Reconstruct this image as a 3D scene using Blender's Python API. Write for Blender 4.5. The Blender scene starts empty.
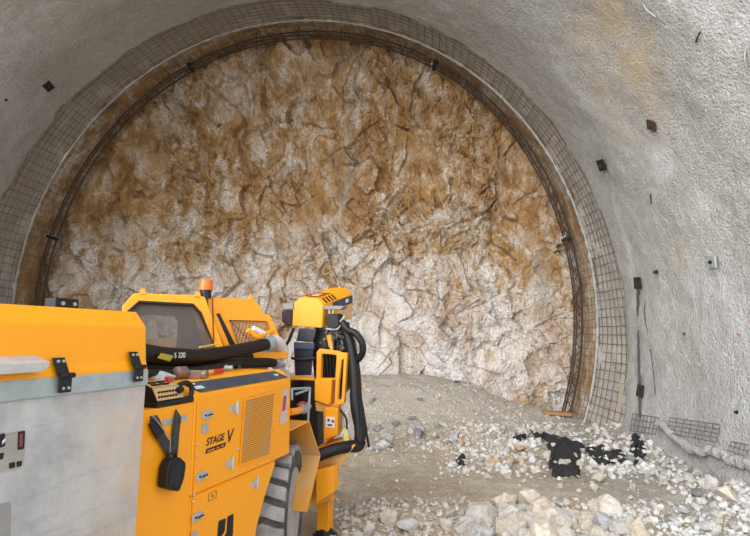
import bpy, bmesh, math, random
from math import sin, cos, pi, atan, tan, radians, sqrt, exp, hypot, atan2
from mathutils import Vector, Matrix, noise
random.seed(7)
SC = bpy.context.scene
COL = SC.collection

# ------------------------------------------------------------------ camera
FPX, EYE = 520.0, 1.9
PITCH = atan(70 / FPX)
YAW = atan(55 * cos(PITCH) / FPX)
CF = Vector((-sin(YAW) * cos(PITCH), cos(YAW) * cos(PITCH), sin(PITCH)))
CR = Vector((cos(YAW), sin(YAW), 0))
CU = CR.cross(CF)
CC = Vector((0, 0, EYE))
cam = bpy.data.cameras.new('camera')
cam.sensor_width = 36
cam.lens = FPX / 750 * 36
cam.clip_end = 500
co = bpy.data.objects.new('camera', cam)
M = Matrix((CR, CU, -CF)).transposed().to_4x4()
M.translation = CC
co.matrix_world = M
COL.objects.link(co)
SC.camera = co
SC.view_settings.view_transform = 'Standard'
SC.view_settings.look = 'None'
SC.view_settings.gamma = 1
SC.view_settings.use_curve_mapping = False
SC.view_settings.exposure = 0.7

def ray(px, py):
    return CF + CR * ((px - 375) / FPX) - CU * ((py - 268) / FPX)
def at_y(px, py, Y):                 # point on the cross plane Y
    d = ray(px, py); return CC + d * (Y / d.y)
def at_z(px, py, Z):
    d = ray(px, py); return CC + d * ((Z - EYE) / d.z)
def at_plane(px, py, P, N):
    d = ray(px, py); return CC + d * ((P - CC).dot(N) / d.dot(N))
# machine frame: U forward along the machine, P to its left, Z up
MH = radians(12.853)
MF = Vector((sin(MH), cos(MH), 0)); ML = Vector((-cos(MH), sin(MH), 0))
ROOT = Vector((3.2, 3.0, 0.0))
def to_m(w):
    d = Vector((w.x, w.y, 0)); return Vector((d.dot(MF), d.dot(ML), w.z)) - ROOT
def mw(u, p, z):                     # machine coordinates -> root-local
    return Vector((u, p, z)) - ROOT
def side(px, py, p):                 # point on a plane parallel to the machine's flank
    d = ray(px, py); t = p / d.dot(ML); return to_m(CC + d * t)
def cross(px, py, u):
    d = ray(px, py); t = u / d.dot(MF); return to_m(CC + d * t)
def depth(px, py, Y):
    return to_m(at_y(px, py, Y))
def world(v):                        # root-local -> world
    v = v + ROOT; return MF * v.x + ML * v.y + Vector((0, 0, v.z))

# ------------------------------------------------------------------ materials
def new_mat(name):
    m = bpy.data.materials.new(name); m.use_nodes = True
    nt = m.node_tree; return m, nt, nt.nodes['Principled BSDF']
def N(nt, t, **kw):
    n = nt.nodes.new(t)
    for k, v in kw.items():
        if k in n.inputs.keys(): n.inputs[k].default_value = v
        else: setattr(n, k, v)
    return n
def ramp(nt, fac, stops):
    r = nt.nodes.new('ShaderNodeValToRGB')
    el = r.color_ramp.elements
    while len(el) < len(stops): el.new(0.5)
    for e, (p, c) in zip(el, stops):
        e.position = p; e.color = (c[0], c[1], c[2], 1)
    nt.links.new(fac, r.inputs[0]); return r
def noise_tex(nt, vec, scale, detail=4, rough=.55):
    n = N(nt, 'ShaderNodeTexNoise', Scale=scale, Detail=detail, Roughness=rough)
    nt.links.new(vec, n.inputs['Vector']); return n
def mixc(nt, fac, a, b, mode='MIX'):
    m = nt.nodes.new('ShaderNodeMix'); m.data_type = 'RGBA'; m.blend_type = mode
    for sock, v in ((m.inputs[0], fac), (m.inputs[6], a), (m.inputs[7], b)):
        if hasattr(v, 'is_linked'): nt.links.new(v, sock)
        elif isinstance(v, (int, float)): sock.default_value = v
        else: sock.default_value = (v[0], v[1], v[2], 1)
    return m.outputs[2]
def bump(nt, b, h, strength, dist):
    n = N(nt, 'ShaderNodeBump', Strength=strength, Distance=dist)
    nt.links.new(h, n.inputs['Height']); nt.links.new(n.outputs[0], b.inputs['Normal']); return n

def paint(name, c, rough=.45, metal=0, dirt=None, amount=.35, scale=6, bumpd=0):
    m, nt, b = new_mat(name)
    tc = N(nt, 'ShaderNodeTexCoord')
    n = noise_tex(nt, tc.outputs['Object'], scale, 6, .65)
    d = dirt or tuple(x * .7 for x in c)
    r = ramp(nt, n.outputs[0], [(.42, (0, 0, 0)), (.75, (amount,) * 3)])
    out = mixc(nt, r.outputs[0], c, d)
    nt.links.new(out, b.inputs['Base Color'])
    b.inputs['Roughness'].default_value = rough; b.inputs['Metallic'].default_value = metal
    if bumpd:
        n2 = noise_tex(nt, tc.outputs['Object'], scale * 12, 4)
        bump(nt, b, n2.outputs[0], .6, bumpd)
    return m
YEL = (.93, .35, .003)
yellow = paint('yellow_paint', YEL, .42, 0, (.80, .36, .05), .3, 2.5)
yellow_dusty = paint('dusty_yellow_paint', (.80, .34, .03), .6, 0, (.55, .42, .25), .8, 3)
black = paint('black_rubber', (.003, .003, .0035), .55, 0, (.014, .013, .012), .5, 9)
blackm = paint('black_metal', (.004, .0045, .006), .45, 0, (.016, .016, .016), .4, 9)
navy = paint('navy_plastic', (.006, .011, .022), .35, 0, (.02, .03, .045), .5, 6)
decal = paint('slate_decal', (.045, .055, .075), .45, 0, (.10, .11, .12), .5, 8)
zinc = paint('galvanised_steel', (.42, .47, .48), .5, .35, (.26, .32, .33), .7, 14)
chrome = paint('zinc_plated', (.62, .62, .60), .35, .6, (.35, .34, .33), .6, 25)
white = paint('white_paint', (.75, .76, .76), .5, 0, (.5, .5, .48), .4, 12)
grey_in = paint('grey_lining', (.48, .47, .45), .7, 0, (.36, .35, .33), .5, 5)
red = paint('red_plastic', (.55, .03, .02), .4, 0, (.30, .05, .04), .4, 9)
orange = paint('orange_lens', (.90, .16, .01), .25, 0, (.7, .10, .01), .4, 6)
tan = paint('tan_plate', (.62, .40, .17), .55, 0, (.35, .22, .10), .5, 10)
wood = paint('wood', (.42, .22, .10), .65, 0, (.24, .12, .06), .7, 14)
green = paint('green_plastic', (.012, .08, .06), .35, 0, (.02, .05, .04), .4, 8)
webbing = paint('grey_webbing', (.03, .029, .027), .8, 0, (.10, .095, .09), .6, 30)
tread_m = paint('dusty_tyre', (.36, .35, .33), .9, 0, (.16, .155, .15), .8, 9, .004)
tyre_m = paint('tyre_rubber', (.045, .044, .043), .8, 0, (.20, .19, .18), .8, 6)
rim_m = paint('dusty_rim', (.40, .38, .35), .75, 0, (.22, .20, .18), .7, 5)
rust = paint('rusty_steel', (.055, .038, .028), .8, .2, (.14, .07, .035), .7, 8)
wire_m = paint('mesh_wire', (.16, .13, .11), .7, .3, (.09, .065, .05), .7, 3)
wire_grey = paint('grey_wire', (.42, .42, .41), .6, .3, (.25, .24, .23), .6, 5)
dusty_yel_tape = paint('yellow_tape', (.55, .45, .06), .6)
membrane = paint('black_membrane', (.012, .013, .014), .85, 0, (.06, .057, .052), .7, 14)

def panel_mat():
    m, nt, b = new_mat('weathered_zinc_panel')
    tc = N(nt, 'ShaderNodeTexCoord')
    n1 = noise_tex(nt, tc.outputs['Object'], 2.2, 8, .7)
    n2 = noise_tex(nt, tc.outputs['Object'], 7, 6, .7)
    mp = N(nt, 'ShaderNodeMapping'); mp.inputs['Scale'].default_value = (1.2, 1, 9); mp.inputs['Rotation'].default_value = (0, .5, 0)
    nt.links.new(tc.outputs['Object'], mp.inputs[0])
    n3 = noise_tex(nt, mp.outputs[0], 2.5, 5, .7)
    c = ramp(nt, n1.outputs[0], [(.32, (.28, .29, .29)), (.5, (.46, .46, .46)), (.66, (.60, .58, .56))])
    r2 = ramp(nt, n2.outputs[0], [(.38, (.15,) * 3), (.66, (.8,) * 3)])
    sx = N(nt, 'ShaderNodeSeparateXYZ'); nt.links.new(tc.outputs['Object'], sx.inputs[0])
    mr = N(nt, 'ShaderNodeMapRange'); nt.links.new(sx.outputs[0], mr.inputs[0])
    mr.inputs[1].default_value = -1.65; mr.inputs[2].default_value = -1.15
    mm = N(nt, 'ShaderNodeMath', operation='MULTIPLY'); nt.links.new(mr.outputs[0], mm.inputs[0]); nt.links.new(r2.outputs[0], mm.inputs[1])
    o = mixc(nt, mm.outputs[0], c.outputs[0], (.56, .38, .24))
    r3 = ramp(nt, n3.outputs[0], [(.55, (0, 0, 0)), (.75, (.45,) * 3)])
    o = mixc(nt, r3.outputs[0], o, (.24, .24, .24))
    nt.links.new(o, b.inputs['Base Color'])
    b.inputs['Roughness'].default_value = .6; b.inputs['Metallic'].default_value = .15
    return m
panel_m = panel_mat()

def glass_mat():
    m, nt, b = new_mat('dusty_glass')
    out = nt.nodes['Material Output']
    tr = N(nt, 'ShaderNodeBsdfTransparent'); tr.inputs[0].default_value = (.86, .87, .86, 1)
    b.inputs['Base Color'].default_value = (.33, .32, .31, 1); b.inputs['Roughness'].default_value = .12
    mx = N(nt, 'ShaderNodeMixShader'); mx.inputs[0].default_value = .16
    nt.links.new(tr.outputs[0], mx.inputs[1]); nt.links.new(b.outputs[0], mx.inputs[2])
    nt.links.new(mx.outputs[0], out.inputs[0]); return m
glass = glass_mat()

def lining_mat():
    m, nt, b = new_mat('sprayed_concrete')
    tc = N(nt, 'ShaderNodeTexCoord'); P = tc.outputs['Object']
    at = N(nt, 'ShaderNodeVertexColor'); at.layer_name = 'stain'
    n1 = noise_tex(nt, P, .55, 6, .6); n2 = noise_tex(nt, P, 6, 5, .65); n3 = noise_tex(nt, P, 34, 3, .6)
    c = ramp(nt, n1.outputs[0], [(.30, (.36, .36, .345)), (.55, (.43, .43, .415)), (.75, (.52, .515, .50))])
    o = mixc(nt, .45, c.outputs[0], ramp(nt, n2.outputs[0], [(.3, (.30, .297, .285)), (.7, (.58, .575, .56))]).outputs[0])
    sp = ramp(nt, n3.outputs[0], [(.56, (0, 0, 0)), (.70, (.6,) * 3)])
    o = mixc(nt, sp.outputs[0], o, (.76, .75, .72))
    sd = ramp(nt, n3.outputs[0], [(.30, (.8,) * 3), (.45, (0, 0, 0))])
    o = mixc(nt, sd.outputs[0], o, (.24, .23, .21))
    s = N(nt, 'ShaderNodeSeparateColor'); nt.links.new(at.outputs[0], s.inputs[0])
    def stain(o, ch, col, k=1.0):
        mm = N(nt, 'ShaderNodeMath', operation='MULTIPLY'); nt.links.new(s.outputs[ch], mm.inputs[0])
        rr = ramp(nt, n2.outputs[0], [(.25, (.35 * k,) * 3), (.65, (k,) * 3)])
        nt.links.new(rr.outputs[0], mm.inputs[1])
        return mixc(nt, mm.outputs[0], o, col)
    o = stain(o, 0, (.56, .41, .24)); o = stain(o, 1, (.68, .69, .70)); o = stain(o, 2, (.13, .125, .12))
    nt.links.new(o, b.inputs['Base Color']); b.inputs['Roughness'].default_value = .9
    ad = N(nt, 'ShaderNodeMath', operation='ADD'); nt.links.new(n3.outputs[0], ad.inputs[0])
    n4 = noise_tex(nt, P, 17, 3, .55); nt.links.new(n4.outputs[0], ad.inputs[1])
    bump(nt, b, ad.outputs[0], .8, .04)
    return m
lining_m = lining_mat()

def rock_mat(name, pale=0.0, band=False):
    m, nt, b = new_mat(name)
    tc = N(nt, 'ShaderNodeTexCoord'); P = tc.outputs['Object']
    mp = N(nt, 'ShaderNodeMapping'); mp.inputs['Scale'].default_value = (1, 1, .55); nt.links.new(P, mp.inputs[0])
    wv = noise_tex(nt, P, 1.5, 4, .6)
    wm = mixc(nt, .18, mp.outputs[0], wv.outputs[1], 'ADD')
    n1 = noise_tex(nt, wm, .75, 7, .68); n2 = noise_tex(nt, wm, 2.3, 8, .72)
    n3 = noise_tex(nt, wm, 5.5, 8, .75); n4 = noise_tex(nt, P, 22, 5, .7)
    sx = N(nt, 'ShaderNodeSeparateXYZ'); nt.links.new(P, sx.inputs[0])
    mr = N(nt, 'ShaderNodeMapRange'); nt.links.new(sx.outputs[2], mr.inputs[0])
    mr.inputs[1].default_value = 5.6; mr.inputs[2].default_value = 1.2
    ad = N(nt, 'ShaderNodeMath', operation='MULTIPLY_ADD'); nt.links.new(mr.outputs[0], ad.inputs[0])
    ad.inputs[1].default_value = 0.0 if band else .17; nt.links.new(n2.outputs[0], ad.inputs[2])
    c = ramp(nt, ad.outputs[0], [(.34, (.24, .125, .04)), (.44, (.42, .235, .085)), (.50, (.55, .38, .21)), (.56, (.68, .56, .43)), (.63, (.80, .75, .70)), (.82, (.84, .83, .83))])
    c2 = ramp(nt, n1.outputs[0], [(.38, (.8,) * 3), (.50, (0, 0, 0))])
    o = mixc(nt, c2.outputs[0], c.outputs[0], (.43, .225, .065))
    c6 = ramp(nt, n1.outputs[0], [(.54, (0, 0, 0)), (.64, (.6,) * 3)])
    o = mixc(nt, c6.outputs[0], o, (.62, .50, .40))
    c3 = ramp(nt, n3.outputs[0], [(.56, (0, 0, 0)), (.68, (.75,) * 3)])
    o = mixc(nt, c3.outputs[0], o, (.72, .66, .57))
    c4 = ramp(nt, n3.outputs[0], [(.32, (.85,) * 3), (.42, (0, 0, 0))])
    o = mixc(nt, c4.outputs[0], o, (.25, .125, .04))  # dark brown in the noise lows paints in crevice shade
    c5 = ramp(nt, n4.outputs[0], [(.36, (.75,) * 3), (.50, (0, 0, 0))])
    o = mixc(nt, c5.outputs[0], o, (.28, .19, .11))
    if not band:
        at = N(nt, 'ShaderNodeVertexColor'); at.layer_name = 'stain'
        s = N(nt, 'ShaderNodeSeparateColor'); nt.links.new(at.outputs[0], s.inputs[0])
        for ch, col in ((0, (.21, .17, .12)), (1, (.80, .77, .76)), (2, (.36, .19, .06))):
            mm = N(nt, 'ShaderNodeMath', operation='MULTIPLY'); nt.links.new(s.outputs[ch], mm.inputs[0])
            rr = ramp(nt, n3.outputs[0], [(.34, (.1,) * 3), (.58, (1,) * 3)]); nt.links.new(rr.outputs[0], mm.inputs[1])
            o = mixc(nt, mm.outputs[0], o, col)
    nt.links.new(o, b.inputs['Base Color']); b.inputs['Roughness'].default_value = .92
    a2 = N(nt, 'ShaderNodeMath', operation='ADD'); nt.links.new(n4.outputs[0], a2.inputs[0]); nt.links.new(n3.outputs[0], a2.inputs[1])
    bump(nt, b, a2.outputs[0], .9, .05)
    return m
face_m = rock_mat('rock_face'); band_m = rock_mat('rock_band', band=True)

def ground_mat():
    m, nt, b = new_mat('crushed_rock_ground')
    tc = N(nt, 'ShaderNodeTexCoord'); P = tc.outputs['Object']
    n1 = noise_tex(nt, P, .8, 6, .6); n2 = noise_tex(nt, P, 9, 6, .7); n3 = noise_tex(nt, P, 40, 3, .6)
    at = N(nt, 'ShaderNodeVertexColor'); at.layer_name = 'stain'
    s = N(nt, 'ShaderNodeSeparateColor'); nt.links.new(at.outputs[0], s.inputs[0])
    c = ramp(nt, n1.outputs[0], [(.32, (.43, .345, .24)), (.5, (.50, .42, .315)), (.68, (.57, .51, .42))])
    o = mixc(nt, s.outputs[0], c.outputs[0], (.36, .335, .29))
    o = mixc(nt, s.outputs[1], o, (.57, .52, .46))
    o = mixc(nt, s.outputs[2], o, (.62, .45, .27))
    r2 = ramp(nt, n2.outputs[0], [(.54, (0, 0, 0)), (.70, (.6,) * 3)]); o = mixc(nt, r2.outputs[0], o, (.64, .57, .48))
    r3 = ramp(nt, n3.outputs[0], [(.34, (.5,) * 3), (.46, (0, 0, 0))]); o = mixc(nt, r3.outputs[0], o, (.27, .22, .165))
    nt.links.new(o, b.inputs['Base Color']); b.inputs['Roughness'].default_value = .95
    a2 = N(nt, 'ShaderNodeMath', operation='ADD'); nt.links.new(n2.outputs[0], a2.inputs[0]); nt.links.new(n3.outputs[0], a2.inputs[1])
    bump(nt, b, a2.outputs[0], .9, .04); return m
ground_m = ground_mat()
def stone_mat(name, a, b_, c_):
    m, nt, b = new_mat(name)
    tc = N(nt, 'ShaderNodeTexCoord'); oi = N(nt, 'ShaderNodeObjectInfo')
    n = noise_tex(nt, tc.outputs['Object'], 3.5, 6, .7); n2 = noise_tex(nt, tc.outputs['Object'], 14, 5, .7)
    c = ramp(nt, n.outputs[0], [(.32, c_), (.5, a), (.7, b_)])
    rr = ramp(nt, oi.outputs['Random'], [(0, (.74, .74, .75)), (.5, (1, .99, .98)), (1, (.93, .86, .76))])
    o = mixc(nt, 1.0, c.outputs[0], rr.outputs[0], 'MULTIPLY')
    nt.links.new(o, b.inputs['Base Color']); b.inputs['Roughness'].default_value = .9
    bump(nt, b, n2.outputs[0], .8, .02); return m
st_cream = stone_mat('cream_stone', (.70, .645, .56), (.80, .77, .72), (.54, .45, .34))
st_white = stone_mat('white_stone', (.61, .605, .595), (.72, .72, .72), (.44, .41, .36))
st_tan = stone_mat('tan_stone', (.58, .42, .27), (.68, .56, .42), (.42, .27, .15))
st_grey = stone_mat('grey_stone', (.30, .30, .30), (.40, .40, .40), (.20, .20, .20))

# ------------------------------------------------------------------ mesh builder
class MB:
    def __init__(s): s.v = []; s.f = []; s.sm = []
    def add(s, vs, fs, smooth=False):
        o = len(s.v); s.v += [Vector(x) for x in vs]
        for f in fs: s.f.append(tuple(i + o for i in f)); s.sm.append(smooth)
        return s
    def prism(s, pts, off):
        n = len(pts); pts = [Vector(p) for p in pts]; off = Vector(off)
        fs = [tuple(range(n - 1, -1, -1)), tuple(range(n, 2 * n))] + [(i, (i + 1) % n, n + (i + 1) % n, n + i) for i in range(n)]
        return s.add(pts + [p + off for p in pts], fs)
    def box(s, lo, hi):
        (a, b, c), (d, e, f) = lo, hi
        return s.prism([(a, b, c), (d, b, c), (d, e, c), (a, e, c)], (0, 0, f - c))
    def obox(s, c, ax, ay, az):          # centre and three half-axis vectors
        c = Vector(c); ax = Vector(ax); ay = Vector(ay); az = Vector(az)
        return s.prism([c - ax - ay - az, c + ax - ay - az, c + ax + ay - az, c - ax + ay - az], az * 2)
    def loft(s, A, B, caps=True):
        n = len(A); fs = [(i, (i + 1) % n, n + (i + 1) % n, n + i) for i in range(n)]
        if caps: fs += [tuple(range(n - 1, -1, -1)), tuple(range(n, 2 * n))]
        return s.add(list(A) + list(B), fs)
    def ring(s, outer, inner, off):
        n = len(outer); off = Vector(off)
        o = [Vector(p) for p in outer]; i_ = [Vector(p) for p in inner]
        vs = o + i_ + [p + off for p in o] + [p + off for p in i_]; fs = []
        for k in range(n):
            j = (k + 1) % n
            fs += [(k, j, n + j, n + k), (2 * n + k, 3 * n + k, 3 * n + j, 2 * n + j),
                   (k, 2 * n + k, 2 * n + j, j), (n + k, n + j, 3 * n + j, 3 * n + k)]
        return s.add(vs, fs)
    def tube(s, path, r, n=10, closed=False, radii=None):
        path = [Vector(p) for p in path]; m = len(path); vs = []; fs = []
        t0 = (path[1] - path[0]).normalized()
        up = Vector((0, 0, 1)) if abs(t0.z) < .9 else Vector((1, 0, 0))
        nx = t0.cross(up).normalized()
        for k in range(m):
            if closed: t = path[(k + 1) % m] - path[k - 1]
            else: t = path[min(k + 1, m - 1)] - path[max(k - 1, 0)]
            t.normalize()
            nx = (nx - t * nx.dot(t)).normalized(); ny = t.cross(nx)
            rr = radii[k] if radii else r
            for q in range(n):
                a = 2 * pi * q / n; vs.append(path[k] + nx * (cos(a) * rr) + ny * (sin(a) * rr))
        for k in range(m if closed else m - 1):
            for q in range(n):
                a, b = k * n + q, k * n + (q + 1) % n; c, d = ((k + 1) % m) * n + (q + 1) % n, ((k + 1) % m) * n + q
                fs.append((a, b, c, d))
        s.add(vs, fs, True)
        if not closed:
            o = len(s.v) - len(vs)
            s.f.append(tuple(o + q for q in range(n - 1, -1, -1))); s.sm.append(False)
            s.f.append(tuple(o + (m - 1) * n + q for q in range(n))); s.sm.append(False)
        return s
    def cyl(s, a, b, r, n=14, r2=None):
        return s.tube([a, b], r, n, radii=[r, r2 if r2 is not None else r])
    def lathe(s, c, axis, prof, n=32):    # prof: (distance along axis, radius)
        axis = Vector(axis).normalized(); c = Vector(c)
        x = axis.orthogonal().normalized(); y = axis.cross(x); vs = []; fs = []
        for d, r in prof:
            for q in range(n):
                a = 2 * pi * q / n; vs.append(c + axis * d + (x * cos(a) + y * sin(a)) * r)
        for k in range(len(prof) - 1):
            for q in range(n):
                fs.append((k * n + q, k * n + (q + 1) % n, (k + 1) * n + (q + 1) % n, (k + 1) * n + q))
        fs.append(tuple(range(n - 1, -1, -1))); fs.append(tuple((len(prof) - 1) * n + q for q in range(n)))
        return s.add(vs, fs, True)
    def build(s, name, mat, parent=None, bevel=0, loc=None, sharp=35):
        me = bpy.data.meshes.new(name)
        loc = Vector(loc) if loc is not None else None
        me.from_pydata([v - loc for v in s.v] if loc is not None else s.v, [], s.f)
        me.polygons.foreach_set('use_smooth', s.sm); me.validate()
        bm = bmesh.new(); bm.from_mesh(me); bmesh.ops.recalc_face_normals(bm, faces=bm.faces); bm.to_mesh(me); bm.free()
        if any(s.sm): me.set_sharp_from_angle(angle=radians(sharp))
        me.materials.append(mat)
        o = bpy.data.objects.new(name, me); COL.objects.link(o)
        if loc is not None: o.location = loc
        if parent: o.parent = parent
        if bevel:
            b = o.modifiers.new('bevel', 'BEVEL'); b.width = bevel; b.segments = 2; b.limit_method = 'ANGLE'; b.angle_limit = radians(30)
        return o
def tag(o, label=None, cat=None, group=None, kind=None):
    if label: o['label'] = label
    if cat: o['category'] = cat
    if group: o['group'] = group
    if kind: o['kind'] = kind
    return o
def empty(name, loc, rz=0):
    o = bpy.data.objects.new(name, None); COL.objects.link(o); o.location = loc; o.rotation_euler = (0, 0, rz); return o
def smooth_path(pts, n=8):
    P = [Vector(p) for p in pts]; P = [P[0] * 2 - P[1]] + P + [P[-1] * 2 - P[-2]]; out = []
    for i in range(1, len(P) - 2):
        for k in range(n):
            t = k / n; a, b, c, d = P[i - 1:i + 3]
            out.append(.5 * ((2 * b) + (c - a) * t + (2 * a - 5 * b + 4 * c - d) * t * t + (3 * b - a - 3 * c + d) * t ** 3))
    out.append(P[-2]); return out
def text_obj(name, body, size, origin, xdir, ydir, mat, parent, shear=0, extrude=.0008, bold=0):
    cu = bpy.data.curves.new(name, 'FONT'); cu.body = body; cu.size = size; cu.shear = shear; cu.extrude = extrude; cu.offset = bold
    tmp = bpy.data.objects.new(name, cu); COL.objects.link(tmp)
    dg = bpy.context.evaluated_depsgraph_get()
    me = bpy.data.meshes.new_from_object(tmp.evaluated_get(dg)); bpy.data.objects.remove(tmp)
    me.materials.clear(); me.materials.append(mat)
    o = bpy.data.objects.new(name, me); COL.objects.link(o)
    x = Vector(xdir).normalized(); y = Vector(ydir); z = x.cross(y).normalized(); y = z.cross(x)
    mt = Matrix((x, y, z)).transposed().to_4x4(); mt.translation = Vector(origin)
    if parent: o.parent = parent
    o.matrix_local = mt; return o

# ------------------------------------------------------------------ tunnel profile
CX, CZ = -3.2, 2.4
cF = (7.36, -.078, -.116, -.134, -.051); cE = (7.186, -.144, .166, -.154, -.021); cL = (7.03, -.171, .176, -.249, .025)
def fr(c, t): return c[0] + c[1] * cos(t) + c[2] * sin(t) + c[3] * cos(2 * t) + c[4] * sin(2 * t)
dF, dE, dL = 11.0, 12.0, 12.6
def r_fin(t, d):
    r = fr(cF, t)
    if d < 9.8: r += .045 * (9.8 - d) ** 1.5
    return r
def r_back(t, d):
    if d <= dE:
        k = max(0, (d - dF)) ; return (fr(cF, t) + .09) * (1 - k) + (fr(cE, t) + .02) * k
    k = min(1, (d - dE) / (dL - dE)); return (fr(cE, t) + .02) * (1 - k) + (fr(cL, t) + .17) * k
def pt(t, d, r): return Vector((CX + r * cos(t), d, CZ + r * sin(t)))
def fb(p, H=1.0, oc=5): return noise.fractal(p, H, 2.0, oc)
def on_lining(px, py, back=False):
    d = ray(px, py); lo, hi = .5, 14.0
    def inside(k):
        P = CC + d * k; t = atan2(P.z - CZ, P.x - CX); r = hypot(P.x - CX, P.z - CZ)
        return r < (r_back(t, P.y) if back else r_fin(t, P.y))
    k = 3.0
    while k < 14 and inside(k): k += .05
    lo, hi = k - .05, k
    for _ in range(30):
        m = (lo + hi) / 2
        if inside(m): lo = m
        else: hi = m
    P = CC + d * lo; t = atan2(P.z - CZ, P.x - CX)
    return P, Vector((-cos(t), 0, -sin(t))), t

def grid_mesh(name, rows, mat, cols=None, smooth=True):
    nr, nc = len(rows), len(rows[0]); me = bpy.data.meshes.new(name)
    me.from_pydata([p for r in rows for p in r], [], [(i * nc + j, i * nc + j + 1, (i + 1) * nc + j + 1, (i + 1) * nc + j) for i in range(nr - 1) for j in range(nc - 1)])
    me.polygons.foreach_set('use_smooth', [smooth] * len(me.polygons))
    if cols:
        a = me.color_attributes.new('stain', 'FLOAT_COLOR', 'POINT'); flat = []
        for r in cols:
            for c in r: flat += [c[0], c[1], c[2], 1]
        a.data.foreach_set('color', flat)
    me.materials.append(mat); o = bpy.data.objects.new(name, me); COL.objects.link(o); return o

T0, T1 = radians(-26), radians(206)
# stains and painted skylight on the lining: (world point, radius, channel, strength)  0 ochre, 1 pale, 2 dark
spots = []
for px, py, r, ch, s in [(610, 20, .42, 0, .8), (590, 40, .40, 0, .5), (635, 70, .42, 0, .9), (640, 45, .3, 0, .6), (655, 110, .35, 0, .4), (600, 90, .35, 0, .35),
                         (710, 12, .32, 1, 1.0), (745, 22, .4, 1, 1), (680, 5, .25, 1, .8), (730, 40, .3, 1, .5), (662, 165, .28, 1, .8), (700, 200, .22, 1, .35), (730, 300, .5, 1, .35),  # top right pale spots paint skylight on the portal lip
                         (690, 280, .35, 1, .35), (10, 30, .45, 1, .6), (40, 10, .35, 1, .5), (12, 100, .5, 1, .3), (745, 430, .5, 1, .3),
                         (430, 5, .6, 2, .25), (520, 60, .6, 2, .25), (560, 110, .5, 2, .22), (150, 8, .6, 2, .2), (680, 250, .3, 0, .35), (620, 130, .3, 0, .3)]:
    spots.append((on_lining(px, py)[0], r, ch, s))
def line_spots(pts, r0, r1, ch, s, n=24):
    for k in range(n):
        f = k / (n - 1) * (len(pts) - 1); i = min(int(f), len(pts) - 2); t = f - i
        spots.append((on_lining(pts[i][0] + (pts[i + 1][0] - pts[i][0]) * t, pts[i][1] + (pts[i + 1][1] - pts[i][1]) * t)[0], r0 + (r1 - r0) * k / (n - 1), ch, s))
line_spots([(604, 172), (618, 215), (629, 250), (634, 290)], .05, .17, 1, .9)
line_spots([(633, 285), (635, 340), (633, 412)], .16, .16, 1, .65)
line_spots([(645, 300), (646, 350), (645, 412)], .14, .2, 1, .35)
line_spots([(44, 92), (30, 115), (5, 150)], .08, .14, 1, .45, 12)
line_spots([(560, 62), (575, 85), (600, 110), (640, 160)], .1, .18, 1, .28, 14)
0 and line_spots([(638.5, 288), (639.5, 340), (641, 390), (641, 416)], .035, .04, 2, 1.0, 60)

rows, cols = [], []
ds = [3.6, 3.6, 3.62]; nd = 150
ds = [3.62 + (dF - 3.62) * k / nd for k in range(nd + 1)]
NT = 470
for i, d in enumerate([None, None] + ds):
    row, cr = [], []
    for j in range(NT + 1):
        t = T0 + (T1 - T0) * j / NT
        if d is None:                        # rounded portal lip and headwall
            r = r_fin(t, 3.62) + (6.0 if i == 0 else .28); dd = 3.3 if i == 0 else 3.42
            P = pt(t, dd, r); row.append(P); cr.append((0, .3, 0)); continue
        P = pt(t, d, r_fin(t, d))
        r = r_fin(t, d) + .07 * fb(P * .7, 1, 3) + .014 * fb(P * 4.5, .8, 4) + .010 * noise.noise(P * 14)
        dd = d
        if d > dF - .45: dd = d + .14 * fb(Vector((t * 9, 3, 0)), .7, 4) * (d - dF + .45) / .45
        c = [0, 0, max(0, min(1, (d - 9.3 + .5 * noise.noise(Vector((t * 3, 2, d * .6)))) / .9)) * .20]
        Q = P + Vector((.12 * noise.noise(P * 5), .12 * noise.noise(P * 5 + Vector((9, 9, 9))), 0))
        for sp, rad, ch, s in spots:
            dx = (Q - sp).length_squared / (rad * rad)
            if dx < 5: c[ch] = max(c[ch], s * exp(-dx))
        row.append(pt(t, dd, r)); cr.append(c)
    rows.append(row); cols.append(cr)
# the thick edge of the finished layer
for ex in (.04, .16):
    row, cr = [], []
    for j in range(NT + 1):
        t = T0 + (T1 - T0) * j / NT; p0 = rows[2 + nd][j]
        row.append(pt(t, p0.y + .015, hypot(p0.x - CX, p0.z - CZ) + ex)); cr.append((0, 0, 0))
    rows.append(row); cols.append(cr)
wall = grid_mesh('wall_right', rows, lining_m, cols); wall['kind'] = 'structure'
wall.name = 'wall_tunnel'

# first sprayed layer behind the mesh
rows, cols = [], []
for k in range(25):
    d = dF - .3 + (dE - dF + .3) * k / 24; row, cr = [], []
    for j in range(NT + 1):
        t = T0 + (T1 - T0) * j / NT; P = pt(t, d, r_back(t, d))
        r = r_back(t, d) + .03 + .05 * fb(P * 2.2, 1, 4) + .012 * noise.noise(P * 12)
        w = .10 * fb(Vector((t * 12, 7, 1)), .7, 4) * max(0, (d - dE + .4) / .4)
        row.append(pt(t, d + w, r)); cr.append((.25 + .5 * max(0, noise.noise(P * 1.3)), 0, .25))
    rows.append(row); cols.append(cr)
fl = grid_mesh('wall_first_layer', rows, lining_m, cols); fl['kind'] = 'structure'
# bare rock round the girder
rows = []
for k in range(34):
    d = dE - .1 + 2.3 * k / 33; row = []
    for j in range(NT + 1):
        t = T0 + (T1 - T0) * j / NT; P = pt(t, d, r_back(t, d))
        row.append(pt(t, d, r_back(t, d) + .12 + .10 * fb(P * 1.6, .9, 5)))
    rows.append(row)
bd = grid_mesh('wall_rock_band', rows, band_m); bd['kind'] = 'structure'
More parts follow.
